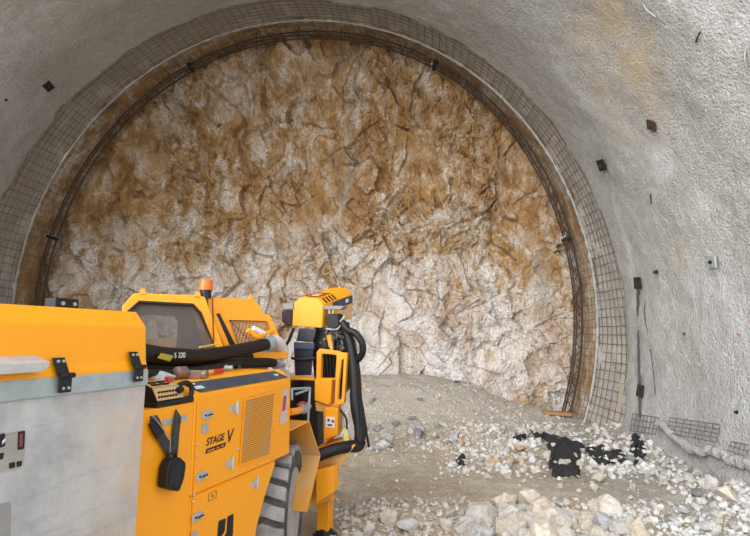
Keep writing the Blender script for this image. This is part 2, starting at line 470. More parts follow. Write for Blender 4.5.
# pale rim where the first layer stops
mb = MB(); path = []; rad = []
for j in range(401):
    t = T0 + (T1 - T0) * j / 400
    path.append(pt(t, dE + .02 + .02 * noise.noise(Vector((t * 30, 1, 1))), fr(cE, t) + .01)); rad.append(.030 + .030 * noise.noise(Vector((t * 45, 5, 2))))
mb.tube(path, .03, 6, radii=rad)
o = mb.build('trim_1', lining_m); o['kind'] = 'structure'

# ------------------------------------------------------------------ rock face
def facets(P, sc, seed, amp, tilt):
    q = P * sc + Vector((seed, seed * 1.7, 0))
    dist, pts = noise.voronoi(q)
    c = pts[0]
    h = noise.cell(c * 37.1 + Vector((.3, .1, .7)))
    h2 = noise.cell(c * 53.3 + Vector((4.3, .9, 1.7))); h3 = noise.cell(c * 71.9 + Vector((7.3, 5.9, 2.7)))
    dv = q - c
    return amp * (h * .5 + tilt * ((h2) * dv.x + (h3) * dv.z))
def face_y(x, z):
    P = Vector((x, 0, z)); W = P + Vector((.25 * noise.noise(P * 1.1), 0, .25 * noise.noise(P * 1.1 + Vector((5, 5, 5)))))
    rr = hypot(x - CX, z - CZ) / 7.0
    y = 13.55 - .35 * rr * rr
    K = max(.15, min(1, .5 + 1.5 * noise.noise(P * .55 + Vector((2, 7, 1)))))
    y += facets(Vector((W.x, W.z * .0, W.z * .75)), .85, 3, .22, .8) + facets(Vector((W.x + .3 * W.z, 0, W.z * .8)), 2.1, 11, .17, 1.0) + K * (facets(Vector((W.x, 0, W.z * .8)), 5.0, 23, .12, 1.0) + facets(Vector((W.x, 0, W.z)), 11.0, 31, .045, 1.0))
    y += .15 * fb(P * .8, .9, 5) + .05 * (.4 + K) * fb(P * 4, .6, 5)
    return max(y, 12.72)
rows, cols = [], []
NX, NZ = 540, 370
def fspot(px, py):
    return at_y(px, py, 13.4)
fs = [(fspot(*a[:2]), a[2], a[3], a[4], a[5]) for a in [
    (342, 62, .30, .35, 0, .8), (350, 110, .25, .8, 0, .7), (352, 160, .28, .8, 0, .9), (346, 190, .25, .5, 0, .7), (470, 230, .4, 1.2, 0, .25), (545, 300, .35, 1.6, 0, .5),
    (240, 95, .5, .4, 1, .55), (230, 70, .3, .3, 1, .4), (180, 100, .3, .3, 1, .5), (390, 300, .7, .8, 1, .9), (430, 315, .5, .5, 1, .9), (370, 340, .6, .9, 1, .7), (470, 320, .6, .5, 1, .6),
    (450, 360, .9, .5, 1, .6), (300, 240, .8, .5, 1, .45), (250, 265, .7, .4, 1, .6), (70, 280, .5, .3, 1, .5), (80, 250, .4, .2, 1, .4), (120, 240, .5, .5, 1, .4), (200, 290, .6, .4, 1, .5),
    (500, 340, .4, .5, 1, .5), (270, 60, .4, .4, 2, .9), (310, 75, .3, .4, 2, .8), (250, 130, .3, .4, 2, .9), (180, 170, .7, .6, 2, .6), (150, 150, .5, .5, 2, .6), (410, 130, .8, .8, 2, .7), (470, 110, .6, .6, 2, .6), (500, 170, .5, .9, 2, .6),
    (530, 230, .4, 1.0, 2, .7), (445, 260, .3, .7, 2, .6), (400, 90, .5, .4, 2, .6), (120, 200, .5, .5, 2, .4), (560, 350, .35, .9, 2, .55), (95, 215, .4, .4, 2, .5)]]
for i in range(NZ + 1):
    z = -.6 + 11.2 * i / NZ; row, cr = [], []
    for j in range(NX + 1):
        x = -11.2 + 16 * j / NX; P = Vector((x, 13.4, z)); row.append(Vector((x, face_y(x, z), z)))
        c = [0, 0, 0]; wx = .25 * noise.noise(P * 1.7); wz = .25 * noise.noise(P * 1.7 + Vector((3, 3, 3)))
        for sp, rx, rz, ch, s in fs:
            dx = ((x + wx - sp.x) / rx) ** 2 + ((z + wz - sp.z) / rz) ** 2
            if dx < 5: c[ch] = max(c[ch], s * exp(-dx))
        cr.append(c)
    rows.append(row); cols.append(cr)
o = grid_mesh('wall_face', rows, face_m, cols, smooth=False); o['kind'] = 'structure'

# ------------------------------------------------------------------ ground
def sstep(a, b, x):
    t = min(1, max(0, (x - a) / (b - a))); return t * t * (3 - 2 * t)
def ground_base(x, y):
    h = .85 * (1 - sstep(-.5, 3.4, x)) + .12
    z = h * sstep(10.0, 13.2, y)
    z += .20 * sstep(3.2, 4.3, x) * sstep(8.5, 11, y) + .05 * sstep(3.4, 4.6, x)
    g = lambda cx, cy, rx, ry, a: a * exp(-((x - cx) / rx) ** 2 - ((y - cy) / ry) ** 2)
    z += g(.95, 4.5, .85, .5, .34) + g(-.35, 4.5, .5, .5, .12) + g(3.4, 7.0, .9, .8, .10) + g(1.4, 9.3, 1.3, .7, .16) + g(3.1, 9.6, 1.1, .8, .12)
    return z
def gz(x, y):
    P = Vector((x, y, 0)); z = ground_base(x, y)
    fade = min(1, max(0, (y - 3.2) / .8))
    return z + fade * (.045 * fb(P * 1.3, .9, 4) + .034 * fb(P * 5, .6, 4))
rows, cols = [], []
xs = [-11.5 + (5.9 + 11.5) * k / 330 for k in range(331)]
ys = [-5, -3, -1] + [.5 + 13.6 * k / 270 for k in range(271)]
for y in ys:
    row, cr = [], []
    for x in xs:
        row.append(Vector((x, y, gz(x, y)))); n = noise.noise(Vector((x * .8, y * .8, 3)))
        grey = sstep(.8, 2.6, x + .5 * n) * (1 - .45 * sstep(11.5, 12.6, y)) * .85
        pale = sstep(9.6, 12.2, y + .6 * n) * .95 * (1 - sstep(2.4, 3.2, x))
        pale = max(pale, .9 * exp(-((x - .9) / 1.0) ** 2 - ((y - 4.4) / .7) ** 2))
        ochre = .5 * exp(-((x + .1) / 1.2) ** 2 - ((y - 5.4) / .8) ** 2)
        cr.append((grey, pale, ochre))
    rows.append(row); cols.append(cr)
o = grid_mesh('floor', rows, ground_m, cols); o['kind'] = 'structure'
def on_ground(px, py):
    d = ray(px, py); k = 3.0
    while k < 16:
        P = CC + d * k; g = P.z - gz(P.x, P.y)
        if g < .003: break
        k += max(.004, g * .8)
    return Vector((P.x, P.y, gz(P.x, P.y)))

# ------------------------------------------------------------------ wire mesh, girder
mb = MB()
for k in range(150):
    t = T0 + (T1 - T0) * (k + .5) / 150
    mb.tube([pt(t + .004 * noise.noise(Vector((k, d, 0))), d, r_back(t, d) + .004 + .035 * noise.noise(Vector((t * 5, d * 2, 1)))) for d in (10.75, 11.2, 11.6, 12.03)], .007, 4)
for k in range(9):
    d = 10.9 + .14 * k
    mb.tube([pt(T0 + (T1 - T0) * j / 260, d + .012 * noise.noise(Vector((j * .3, k, 0))), r_back(T0 + (T1 - T0) * j / 260, d) + .002 + .035 * noise.noise(Vector(((T0 + (T1 - T0) * j / 260) * 5, d * 2, 1)))) for j in range(261)], .007, 4)
tag(mb.build('wire_mesh', wire_m, loc=(CX, 11.4, 0)), 'grey welded wire mesh band half buried in the sprayed concrete, nearer the mouth', 'wire mesh')
mb = MB()
for k in range(170):
    t = T0 + (T1 - T0) * (k + .5) / 170
    mb.tube([pt(t, d, r_back(t, d) - .0) for d in (12.03, 12.4, 12.8, 13.3)], .006, 4)
for k in range(8):
    d = 12.1 + .15 * k
    mb.tube([pt(T0 + (T1 - T0) * j / 260, d, r_back(T0 + (T1 - T0) * j / 260, d) + .01 * noise.noise(Vector((j * .4, k, 4)))) for j in range(261)], .006, 4)
tag(mb.build('wire_mesh', wire_m, loc=(CX, 12.6, 0)), 'rust brown wire mesh lying on bare rock just behind the lattice girder', 'wire mesh')

girder = empty('lattice_girder', (CX, dL, 0))
tag(girder, 'dark rusty three-bar lattice girder arching round the rock face', 'girder')
GO = Vector((CX, dL, 0))
bars = [(-.09, 0.0), (.09, 0.0), (0, .15)]
NG = 240
for dd, dr in bars:
    mb = MB(); mb.tube([pt(T0 + (T1 - T0) * j / NG, dL + dd, fr(cL, T0 + (T1 - T0) * j / NG) + dr - .03) - GO for j in range(NG + 1)], .02, 6)
    mb.build('bar', rust, girder)
mb = MB()
for a, b in ((0, 2), (1, 2), (0, 1)):
    path = []
    for j in range(121):
        t = T0 + (T1 - T0) * j / 120; dd, dr = bars[a if j % 2 else b]
        path.append(pt(t, dL + dd, fr(cL, t) + dr - .03) - GO)
    mb.tube(path, .007, 4)
mb.build('lacing', rust, girder)
for px, py in ((192, 68), (436, 65), (563, 241), (53, 237)):
    w = at_y(px, py, dL); t = atan2(w.z - CZ, w.x - CX)
    c = pt(t, dL, fr(cL, t) + .02) - GO; rad = Vector((cos(t), 0, sin(t))); tg = Vector((-sin(t), 0, cos(t)))
    mb = MB(); mb.obox(c + tg * .025, rad * .09, Vector((0, .13, 0)), tg * .04)
    j = mb.build('coupling', blackm, girder)
    for s in (-.09, .09):
        m2 = MB(); m2.cyl(c + Vector((0, s, 0)) - rad * .05 - tg * .04, c + Vector((0, s, 0)) - rad * .05 + tg * .10, .018, 8); m2.build('bolt', chrome, j)
for px, py in ((235, 34), (257, 33), (300, 30), (343, 32), (408, 42), (170, 75), (480, 85), (120, 122), (530, 150)):
    w = at_y(px, py, dL + .2); t = atan2(w.z - CZ, w.x - CX)
    mb = MB(); mb.cyl(pt(t, dL + .02, fr(cL, t) - .06) - GO, pt(t, dL + .1, fr(cL, t) + .36) - GO, .014, 6); mb.build('spacer_rod', rust, girder)

# anchor plates on the lining
def plate(px, py, size, tilt, label, mat=blackm, bolt=True, name='anchor_plate'):
    P, n, t = on_lining(px, py); P = P + n * .012
    tg = Vector((-sin(t), 0, cos(t))); ax = Vector((0, 1, 0))
    a = ax * cos(tilt) + tg * sin(tilt); b = tg * cos(tilt) - ax * sin(tilt)
    r = empty(name, P); mb = MB(); mb.obox(n * .004, a * size * 1.35, b * size * 1.1, n * .014); mb.build('plate', mat, r, bevel=.003)
    if bolt:
        mb = MB(); mb.cyl(n * .01, n * .035, .028, 6); mb.cyl(n * .03, n * .06, .012, 8); mb.build('bolt', rust if mat is not zinc else blackm, r)
    tag(r, label, 'anchor plate', 'rock bolt plates on the tunnel lining'); return r
plate(48, 86, .085, .2, 'dark square anchor plate alone on the upper left curve of the lining')
plate(602, 165, .10, .25, 'dark anchor plate at the head of the pale trickle stain on the right')
plate(638, 283, .10, .1, 'dark anchor plate at the upper end of the dark vertical groove')
plate(641, 391, .10, 0, 'dark anchor plate near the foot of the dark vertical groove')
plate(713, 262, .075, .1, 'grey anchor plate standing alone on the right wall beside the photo edge', zinc)
plate(652, 125, .07, .7, 'small rusty diamond-set anchor plate in the ochre stained upper right wall', rust)
plate(740, 413, .06, .1, 'grey anchor plate with a black bracket low on the right wall', zinc)
plate(657, 272, .03, .1, 'tiny dark bolt stub right of the upper groove plate', blackm)
plate(5, 99, .04, .3, 'small stub plate at the left edge of the lining', zinc)
def wire(pts, r, label, mat=rust, stand=.03):
    path = []
    for px, py in pts:
        P, n, t = on_lining(px, py); path.append(P + n * stand)
    path[0] = path[0] - (on_lining(*pts[0])[1]) * (stand + .05)
    c = path[0].copy(); mb = MB(); mb.tube(smooth_path([p - c for p in path], 4), r, 6); o = mb.build('tie_wire', mat); o.location = c
    tag(o, label, 'wire', 'loose ends of wire on the lining'); return o
wire([(644, 295), (646, 312), (650, 335)], .008, 'thin dark wire hanging from the upper plate of the groove')
wire([(646, 355), (652, 350), (655, 372), (657, 395)], .006, 'faint bent wire on the wall right of the groove')
wire([(680, 336), (686, 333)], .012, 'short stub of bar on the middle right wall, below the bent hook')
wire([(648, 201), (652, 194), (653, 203)], .010, 'small bent hook of wire on the right wall under the pale patch')
wire([(693, 46), (700, 38), (704, 30)], .012, 'dark curved bar end on the upper right wall', stand=.05)
wire([(638, 0), (648, 8), (658, 16)], .012, 'pale stretched wire at the top edge on the right', wire_grey)
wire([(743, 47), (747, 56), (749, 66)], .012, 'pale wire at the upper right edge of the photo', wire_grey)
wire([(575, 98), (579, 93), (580, 100)], .010, 'rusty wire loop on the dark shoulder of the lining')
wire([(553, 62), (556, 68)], .010, 'short pale wire end high on the right shoulder', wire_grey)
wire([(733, 333), (741, 334)], .012, 'short reddish bar stub at the far right edge', red)

# raised dark strip drawn along the line of the groove
L_ = []; R_ = []
for k in range(40):
    f = k / 39; px = 638.4 + 2.6 * f + .25 * sin(k * 1.7); py = 288 + 130 * f
    P, n, t = on_lining(px, py); L_.append(P + n * .012 - Vector((0, .045, 0))); R_.append(P + n * .012 + Vector((0, .045, 0)))
mb = MB(); c = L_[0].copy(); nn = Vector((-1, 0, 0)) * .012
vs = [p - c for p in L_] + [p - c for p in R_] + [p - c + nn for p in L_] + [p - c + nn for p in R_]; m = 40
fs_ = []
for k in range(m - 1):
    fs_ += [(k, k + 1, m + k + 1, m + k), (2 * m + k, 3 * m + k, 3 * m + k + 1, 2 * m + k + 1), (k, 2 * m + k, 2 * m + k + 1, k + 1), (m + k, m + k + 1, 3 * m + k + 1, 3 * m + k)]
mb.add(vs, fs_); o = mb.build('groove_strip', paint('dark_strip', (.10, .095, .09), .7, 0, (.05, .045, .04), .6, 12)); o.location = c
tag(o, 'dark narrow strip running down the right wall from plate to floor', 'strip')

# exposed mesh and curled skirt at the foot of the right wall
def foot_mesh(x0, x1, y0a, y0b, y1a, y1b, nv, nh, label):
    mb = MB()
    for k in range(nv + 1):
        f = k / nv; path = []
        for q in range(5):
            g = q / 4; P, n, t = on_lining(x0 + (x1 - x0) * f, (y0a + (y0b - y0a) * f) * (1 - g) + (y1a + (y1b - y1a) * f) * g); path.append(P + n * (.02 + .05 * g))
        mb.tube(path, 0.0055, 4)
    for k in range(nh + 1):
        g = k / nh; path = []
        for q in range(9):
            f = q / 8; P, n, t = on_lining(x0 + (x1 - x0) * f, (y0a + (y0b - y0a) * f) * (1 - g) + (y1a + (y1b - y1a) * f) * g); path.append(P + n * (.028 + .05 * g))
        mb.tube(path, 0.0055, 4)
    c = mb.v[0].copy(); return tag(mb.build('wire_mesh', wire_m, loc=c), label, 'wire mesh')
foot_mesh(634, 660, 414, 418, 432, 436, 7, 3, 'grey wire mesh offcut at the foot of the dark groove')
foot_mesh(671, 722, 418, 425, 434, 444, 7, 4, 'long piece of bare grey mesh above the crumpled skirt')
foot_mesh(733, 752, 442, 446, 452, 458, 4, 2, 'small patch of bare mesh at the lower right photo edge')
for (pts, rr, lab) in (([(661, 424), (672, 433), (684, 444), (700, 452), (716, 453)], .06, 'crumpled grey skirt of sprayed concrete under the long bare mesh'),
                       ([(717, 453), (726, 455), (736, 462), (750, 465), (764, 470)], .06, 'crumpled grey skirt of sprayed concrete at the right photo edge')):
    mb = MB(); path = []
    for px, py in pts:
        P, n, t = on_lining(px, py); path.append(P + n * .05)
    c = path[2].copy(); path = smooth_path(path, 8)
    rows_n = 14; ring = []
    mb.tube([p - c for p in path], rr, 14)
    mb.v = [v + Vector((.035 * noise.noise((v + c) * 9), .035 * noise.noise((v + c) * 9 + Vector((4, 4, 4))), .05 * noise.noise((v + c) * 7))) for v in mb.v]
    tag(mb.build('concrete_skirt', lining_m, loc=None, sharp=60), lab, 'concrete skirt').location = c
# plank at the girder foot
a = at_y(543, 412, 12.35); b = at_y(571, 414, 12.45); mb = MB(); ax = (b - a) / 2
mb.obox((0, 0, 0), ax, Vector((0, .09, .01)), Vector((0, 0, .03))); o = mb.build('wood_plank', wood, bevel=.004); o.location = (a + b) / 2
tag(o, 'short brown plank lying at the right foot of the lattice girder', 'plank')
# black membrane scraps
def sheet(pts, label, name='membrane_sheet', lift=.05):
    W = [on_ground(*p) for p in pts]; c = sum(W, Vector()) / len(W); rows = []
    n = len(W); v = [Vector((0, 0, .06))]; f = []; rings = 7; per = n * 5
    edge = []
    for i in range(n):
        for q in range(5): edge.append(W[i].lerp(W[(i + 1) % n], q / 5))
    for r in range(1, rings + 1):
        for e in edge:
            P = c.lerp(e, r / rings * (1 + .45 * noise.noise(e * 8)))
            z = gz(P.x, P.y) + lift * (1.1 - r / rings) + .06 * noise.noise(P * 5) + .05 * noise.noise(P * 13) + .012
            v.append(Vector((P.x, P.y, z)) - c)
    m = len(edge); f = [(0, 1 + j, 1 + (j + 1) % m) for j in range(m)]
    for r in range(rings - 1):
        for j in range(m): f.append((1 + r * m + j, 1 + (r + 1) * m + j, 1 + (r + 1) * m + (j + 1) % m, 1 + r * m + (j + 1) % m))
    v[0] = Vector((0, 0, gz(c.x, c.y) - c.z + lift * 1.1))
    mb = MB(); mb.add(v, f, True); o = mb.build(name, membrane, sharp=80); o.location = c
    s = o.modifiers.new('thick', 'SOLIDIFY'); s.thickness = .012
    return tag(o, label, 'membrane', 'black membrane scraps in the rubble')
sheet([(532, 434), (550, 436), (574, 443), (586, 460), (576, 475), (552, 476), (548, 456)], 'largest black membrane sheet lying in the rubble right of centre', lift=.09)
sheet([(584, 443), (606, 446), (622, 452), (628, 464), (604, 468), (586, 460)], 'torn black membrane among stones between the big sheet and the wall')
sheet([(632, 436), (644, 438), (646, 455), (636, 468), (630, 452)], 'black sheet painting in shadow and wet concrete at the foot of the groove', lift=.07)  # no membrane here: black sheet stands for shadow and wet sprayed concrete
sheet([(514, 438), (526, 436), (524, 446), (514, 446)], 'small black membrane scrap left of the biggest sheet')
sheet([(456, 456), (466, 458), (464, 468), (456, 466)], 'little dark scrap lying amid pale stones left of the tan rock')

# ------------------------------------------------------------------ stones
def rock_mesh(name, mat, seed, n=16):
    R = random.Random(seed); bm = bmesh.new()
    sx, sy, sz = R.uniform(.8, 1.2), R.uniform(.7, 1.1), R.uniform(.55, .85)
    for _ in range(n):
        v = Vector((R.gauss(0, 1), R.gauss(0, 1), R.gauss(0, 1))).normalized() * R.uniform(.8, 1.05)
        bm.verts.new((v.x * sx, v.y * sy, v.z * sz))
    r = bmesh.ops.convex_hull(bm, input=bm.verts)
    bmesh.ops.delete(bm, geom=[g for g in r['geom_interior'] if isinstance(g, bmesh.types.BMVert)], context='VERTS')
    bmesh.ops.bevel(bm, geom=bm.edges[:], offset=.025, segments=1, affect='EDGES')
    bmesh.ops.triangulate(bm, faces=bm.faces[:])
    bmesh.ops.subdivide_edges(bm, edges=[e for e in bm.edges if e.calc_length() > .25], cuts=2)
    for v in bm.verts:
        q = v.co * 2.2 + Vector((seed, 0, 0)); v.co += v.co.normalized() * (.10 * noise.noise(q) + .05 * noise.noise(q * 3))
    me = bpy.data.meshes.new(name); bm.to_mesh(me); bm.free(); me.materials.append(mat); return me
RK = {m.name: [rock_mesh('stone', m, 100 * i + k, 13 + k) for k in range(7)] for i, m in enumerate((st_cream, st_white, st_tan, st_grey))}
SR = random.Random(5)
def stone(px, py, wpx, label, group=None, mat=st_white, sink=.35):
    P = on_ground(px, py); dist = (P - CC).dot(CF); s = wpx / FPX * dist / 2
    o = bpy.data.objects.new('stone', SR.choice(RK[mat.name])); COL.objects.link(o)
    o.scale = (s, s, s); o.rotation_euler = (SR.uniform(-.4, .4), SR.uniform(-.4, .4), SR.uniform(0, 6.28))
    o.location = P + Vector((0, 0, s * (.62 - sink))); return tag(o, label, 'stone', group)
big = [(449, 515, 17, 'cream stone with flat top standing left of the white heap, upper of a close pair', st_cream), (448, 528, 18, 'cream stone at the bottom, under its upright twin left of the heap', st_cream),
       (388, 521, 26, 'broad pinkish cream boulder in front of the yellow outrigger foot', st_cream), (372, 532, 24, 'cream boulder at the bottom edge nearest the machine', st_cream), (408, 528, 24, 'pale boulder at bottom edge right of the pinkish boulder', st_white),
       (560, 487, 9, 'round white stone alone on the bare ground below the black sheet', st_white), (535, 496, 8, 'small flat white stone alone between heap and rubble band', st_white), (558, 508, 11, 'dark grey stone beside a cream one above the white heap', st_grey),
       (568, 506, 12, 'cream stone touching the dark grey one above the white heap', st_cream), (598, 482, 16, 'flat pale slab leaning on bare ground below the black scraps', st_white), (592, 490, 13, 'thin cream slab lying just under the leaning pale slab', st_cream),
       (493, 465, 20, 'largest tan boulder in the middle rubble band', st_tan), (512, 463, 12, 'rusty tan stone right of the largest tan boulder', st_tan), (521, 451, 12, 'orange tan stone near the left end of the black sheet', st_tan), (488, 478, 9, 'bright white stone under the largest tan boulder', st_white),
       (508, 478, 9, 'cream stone on bare ground below the rusty tan stone', st_cream), (566, 465, 12, 'largest pale stone resting on the biggest black sheet', st_white), (630, 461, 15, 'bluish grey boulder below the groove foot', st_grey),
       (709, 487, 22, 'biggest white boulder in the right hand rubble', st_white), (697, 496, 18, 'blue grey rounded stone left of the biggest white boulder', st_grey), (727, 498, 24, 'large cream boulder right of the biggest white boulder', st_cream),
       (682, 514, 14, 'flat white sliver stone on bare ground lower right', st_white), (665, 514, 8, 'small tan stone left of the flat white sliver', st_tan), (703, 529, 16, 'white upright stone at the bottom edge lower right', st_white), (714, 530, 15, 'whitish stone at the bottom edge touching the upright one', st_white),
       (711, 462, 7, 'white pebble-like stone under the crumpled skirt', st_white), (632, 488, 9, 'narrow tall cream stone at the left end of the right hand rubble', st_cream), (420, 401, 8, 'dark grey stone on the scree left of centre', st_grey), (418, 436, 16, 'wide grey stone in the rubble beside the black hose', st_grey), (372, 402, 9, 'dark grey stone on the scree just right of the hoses', st_grey),
       (412, 420, 9, 'grey stone high on the scree right of the hoses', st_grey), (437, 428, 11, 'flat grey stone in the left rubble band', st_grey)]
for px, py, w, lab, m in big: stone(px, py, w, lab, None, m, .30)
def cluster(n, x0, x1, y0, y1, w0, w1, label, group, mats, shape=None, sink=.3):
    k = 0
    while k < n:
        px = SR.uniform(x0, x1); py = SR.uniform(y0, y1)
        if shape and not shape(px, py): continue
        w = w0 + (w1 - w0) * SR.random() ** 2.0
        stone(px, py, w, label, group, SR.choice(mats), sink); k += 1
W, C_, T, G = st_white, st_cream, st_tan, st_grey
cluster(88, 458, 645, 506, 550, 11, 34, 'chunky cream white stone in the bright heap at the bottom centre edge', 'stones of the bright heap', [C_, C_, C_, W], lambda x, y: y > 508 + 4 * sin(x * .07) + (14 if x < 490 else 0) + max(0, (x - 550) * .22))
cluster(12, 470, 640, 512, 546, 26, 44, 'large cream boulder half sunk in the bright heap at the bottom centre edge', 'boulders of the bright heap', [C_, C_, W], None, .45)
cluster(14, 544, 588, 440, 472, 5, 10, 'small pale stone lying on top of the biggest black sheet', 'stones on the biggest black sheet', [C_, W], None, -.35)
cluster(22, 345, 470, 512, 545, 6, 15, 'broken cream stone at the bottom left, between outrigger foot and heap', 'stones by the outrigger foot', [C_, C_, T])
cluster(46, 450, 556, 428, 474, 5, 13, 'pale angular stone in the middle rubble band left of the black sheet', 'stones of the middle rubble band', [W, W, C_, T, W])
cluster(32, 540, 660, 430, 480, 5, 12, 'pale stone scattered among the black membrane scraps', 'stones among the black scraps', [C_, W, C_])
cluster(32, 645, 700, 462, 492, 6, 14, 'white stone in the rubble under the bare wall mesh', 'stones under the wall mesh', [W, C_, W], lambda x, y: abs(y - 474 - (x - 670) * .12) < 12)
cluster(30, 700, 752, 478, 538, 6, 16, 'white stone in the rubble at the lower right corner', 'stones in the lower right corner', [W, C_, W])
cluster(34, 364, 458, 422, 452, 6, 15, 'grey white stone in the rubble band beside the black hoses', 'stones beside the hoses', [W, W, G, W])

# loose gravel: countless pebbles as one object
mb = MB(); GR = random.Random(9)
base = []
for k in range(6):
    bm = bmesh.new(); bmesh.ops.create_icosphere(bm, subdivisions=1, radius=1)
    for v in bm.verts: v.co = Vector((v.co.x * GR.uniform(.7, 1.2), v.co.y * GR.uniform(.7, 1.2), v.co.z * GR.uniform(.5, .9)))
    bm.verts.index_update(); base.append(([v.co.copy() for v in bm.verts], [tuple(v.index for v in f.verts) for f in bm.faces])); bm.free()
def pebbles(n, x0, x1, y0, y1, s0, s1, mat, label, cond=None):
    mb = MB(); k = 0
    while k < n:
        px = GR.uniform(x0, x1); py = GR.uniform(y0, y1)
        if cond and GR.random() > cond(px, py): continue
        P = on_ground(px, py)
        if P.y > 13.3 : continue
        s = s0 + (s1 - s0) * GR.random() ** 3; vs, fs_ = GR.choice(base)
        R = Matrix.Rotation(GR.uniform(0, 6.28), 3, 'Z') @ Matrix.Rotation(GR.uniform(-1, 1), 3, 'X')
        mb.add([P + R @ (v * s) + Vector((0, 0, s * .25)) for v in vs], fs_); k += 1
    c = mb.v[0].copy(); return tag(mb.build('gravel', mat, loc=c), label, 'gravel', kind='stuff')
path_ = lambda x, y: .12 if 462 < y < 506 and x < 690 - (506 - y) * 1.5 and not (x > 440 and y < 478) else (.25 if 535 < x < 590 and 436 < y < 476 else 1)
pebbles(2300, 330, 575, 384, 450, .008, .045, st_cream, 'loose pale gravel on the scree at the foot of the rock face', path_)
pebbles(1500, 330, 752, 440, 545, .006, .045, st_cream, 'loose cream pebbles strewn over the tunnel floor', path_)
pebbles(1100, 590, 752, 432, 545, .008, .055, st_white, 'loose white pebbles over the grey ground by the right wall', path_)
pebbles(1600, 330, 660, 498, 545, .008, .04, st_cream, 'loose small stones around the bright heap')
pebbles(1000, 450, 660, 424, 474, .012, .075, st_white, 'loose broken pieces filling the middle rubble band', path_)
pebbles(2000, 330, 580, 386, 450, .004, .022, st_white, 'loose fine pale grit over the scree below the rock')
pebbles(1200, 330, 600, 448, 520, .005, .02, st_tan, 'loose fine tan grit on the bare ground')
# ------------------------------------------------------------------ the machine
mach = empty('shotcrete_machine', world(Vector((0, 0, 0))), pi / 2 - MH)
tag(mach, 'yellow wheeled concrete spraying machine with grey zinc rear panel and orange beacon', 'construction machine')
LEFT = Vector((0, 1, 0)); FWD = Vector((1, 0, 0)); UP = Vector((0, 0, 1))
S0 = 2.0                                         # flank plane
# --- rear hood
uE = 2.05
prof = [(1.85, 1.755), (1.862, 1.795), (1.875, 1.955), (1.937, 2.027), (3.6, 2.027), (3.75, 1.9), (3.75, 1.72), (1.86, 1.72)]
hp = lambda u: [mw(u, p, z) for p, z in prof]
mb = MB(); mb.loft(hp(.2), hp(uE)); hood = mb.build('rear_hood', yellow, mach, bevel=.008)
# grab rail of folded sheet
def rail_pt(px, py, p=1.90): return side(px, py, p)
mb = MB()
hf0, hf1, hb = side(20, 373.3, 1.79), side(20, 363.2, 1.79), side(20, 354.2, 1.885)
def hrow(u, s=1.0): return [Vector((u - ROOT.x, hf0.y, hf1.z + (hf0.z - hf1.z) * s)), Vector((u - ROOT.x, hf1.y, hf1.z)), Vector((u - ROOT.x, hb.y, hb.z)), Vector((u - ROOT.x, hb.y, hf0.z + .01))]
ue = side(50, 365, 1.79).x + ROOT.x
mb.loft(hrow(.5), hrow(ue - .025)); mb.loft(hrow(ue - .0249), hrow(ue, .45))
tag(mb.build('hood_handle', paint('folded_zinc', (.50, .49, .47), .5, .1, (.34, .28, .24), .8, 10), hood, bevel=.002), 'bright folded metal grab rail')
def screw(mbx, c, n, r=.008, h=.006): mbx.cyl(Vector(c), Vector(c) + Vector(n) * h, r, 8)
for px in (62, 136):
    c = side(px, 384 - (px) * .118, 1.838); h = mb = MB()
    mb.obox(c + Vector((-.006, .002, .040)), FWD * .026, Vector((-.008, .008, .034)), Vector((0, -.004, .001)))
    mb.obox(c + Vector((.012, -.006, -.028)), FWD * .027, UP * .034, LEFT * .004)
    mb.cyl(c + Vector((-.02, -.012, .004)), c + Vector((.045, -.012, .004)), .011, 10)
    hg = mb.build('hinge', blackm, mach, bevel=.002); mb = MB()
    for dx in (-.012, .012):
        screw(mb, c + Vector((dx + .012, -.009, -.045)), (0, -1, 0), .006, .005)
        screw(mb, c + Vector((dx - .010, .002, .060)), (0, -1, .2), .006, .005)
    mb.build('screw', chrome, hg)
c = side(62, 303, 2.6); mb = MB(); mb.box(c - Vector((.075, .04, .05)), c + Vector((.075, .04, .024))); pass
bk = mb.build('hood_bracket', blackm, mach, bevel=.006)
for dx in (-.03, .045):
    mb = MB(); screw(mb, c + Vector((dx, -.04, -.005)), (0, -1, 0), .011, .008); mb.build('bolt', chrome, bk)
# --- zinc strip and splash panel
mb = MB(); z1 = 1.75; z0 = 1.672
mb.prism([mw(.3, 1.85, z0), mw(uE + .005, 1.85, z0 + .005), mw(uE + .005, 1.85, z1), mw(.3, 1.85, z1)], LEFT * .03)
mb.build('top_rail', zinc, mach, bevel=.004)
mb = MB(); e = side(135, 536, 1.86)
mb.prism([mw(.3, 1.86, .42), Vector((e.x - .014, e.y, .42)), e, mw(uE, 1.86, z0 + .004), mw(.3, 1.86, z0)], LEFT * .012)
sp = mb.build('splash_panel', panel_m, mach)
mb = MB(); q = lambda px, py: side(px, py, 1.858)
def rounded(pts, r=.02, n=4):
    out = []; m = len(pts)
    for i in range(m):
        a, b, c = Vector(pts[i - 1]), Vector(pts[i]), Vector(pts[(i + 1) % m])
        p, s = b + (a - b).normalized() * min(r, (a - b).length * .45), b + (c - b).normalized() * min(r, (c - b).length * .45)
        for k in range(n + 1):
            t = k / n; out.append(p * (1 - t) ** 2 + b * 2 * t * (1 - t) + s * t * t)
    return out
mb.prism(rounded([q(-40, 444), q(26, 429.5), q(23, 467), q(-40, 479)], .022), LEFT * -.003)
dp = mb.build('data_plate', paint('brushed_plate', (.40, .38, .34), .4, .4, (.25, .23, .20), .7, 6), sp)
q2 = lambda px, py: side(px, py, 1.8545)
mb = MB()
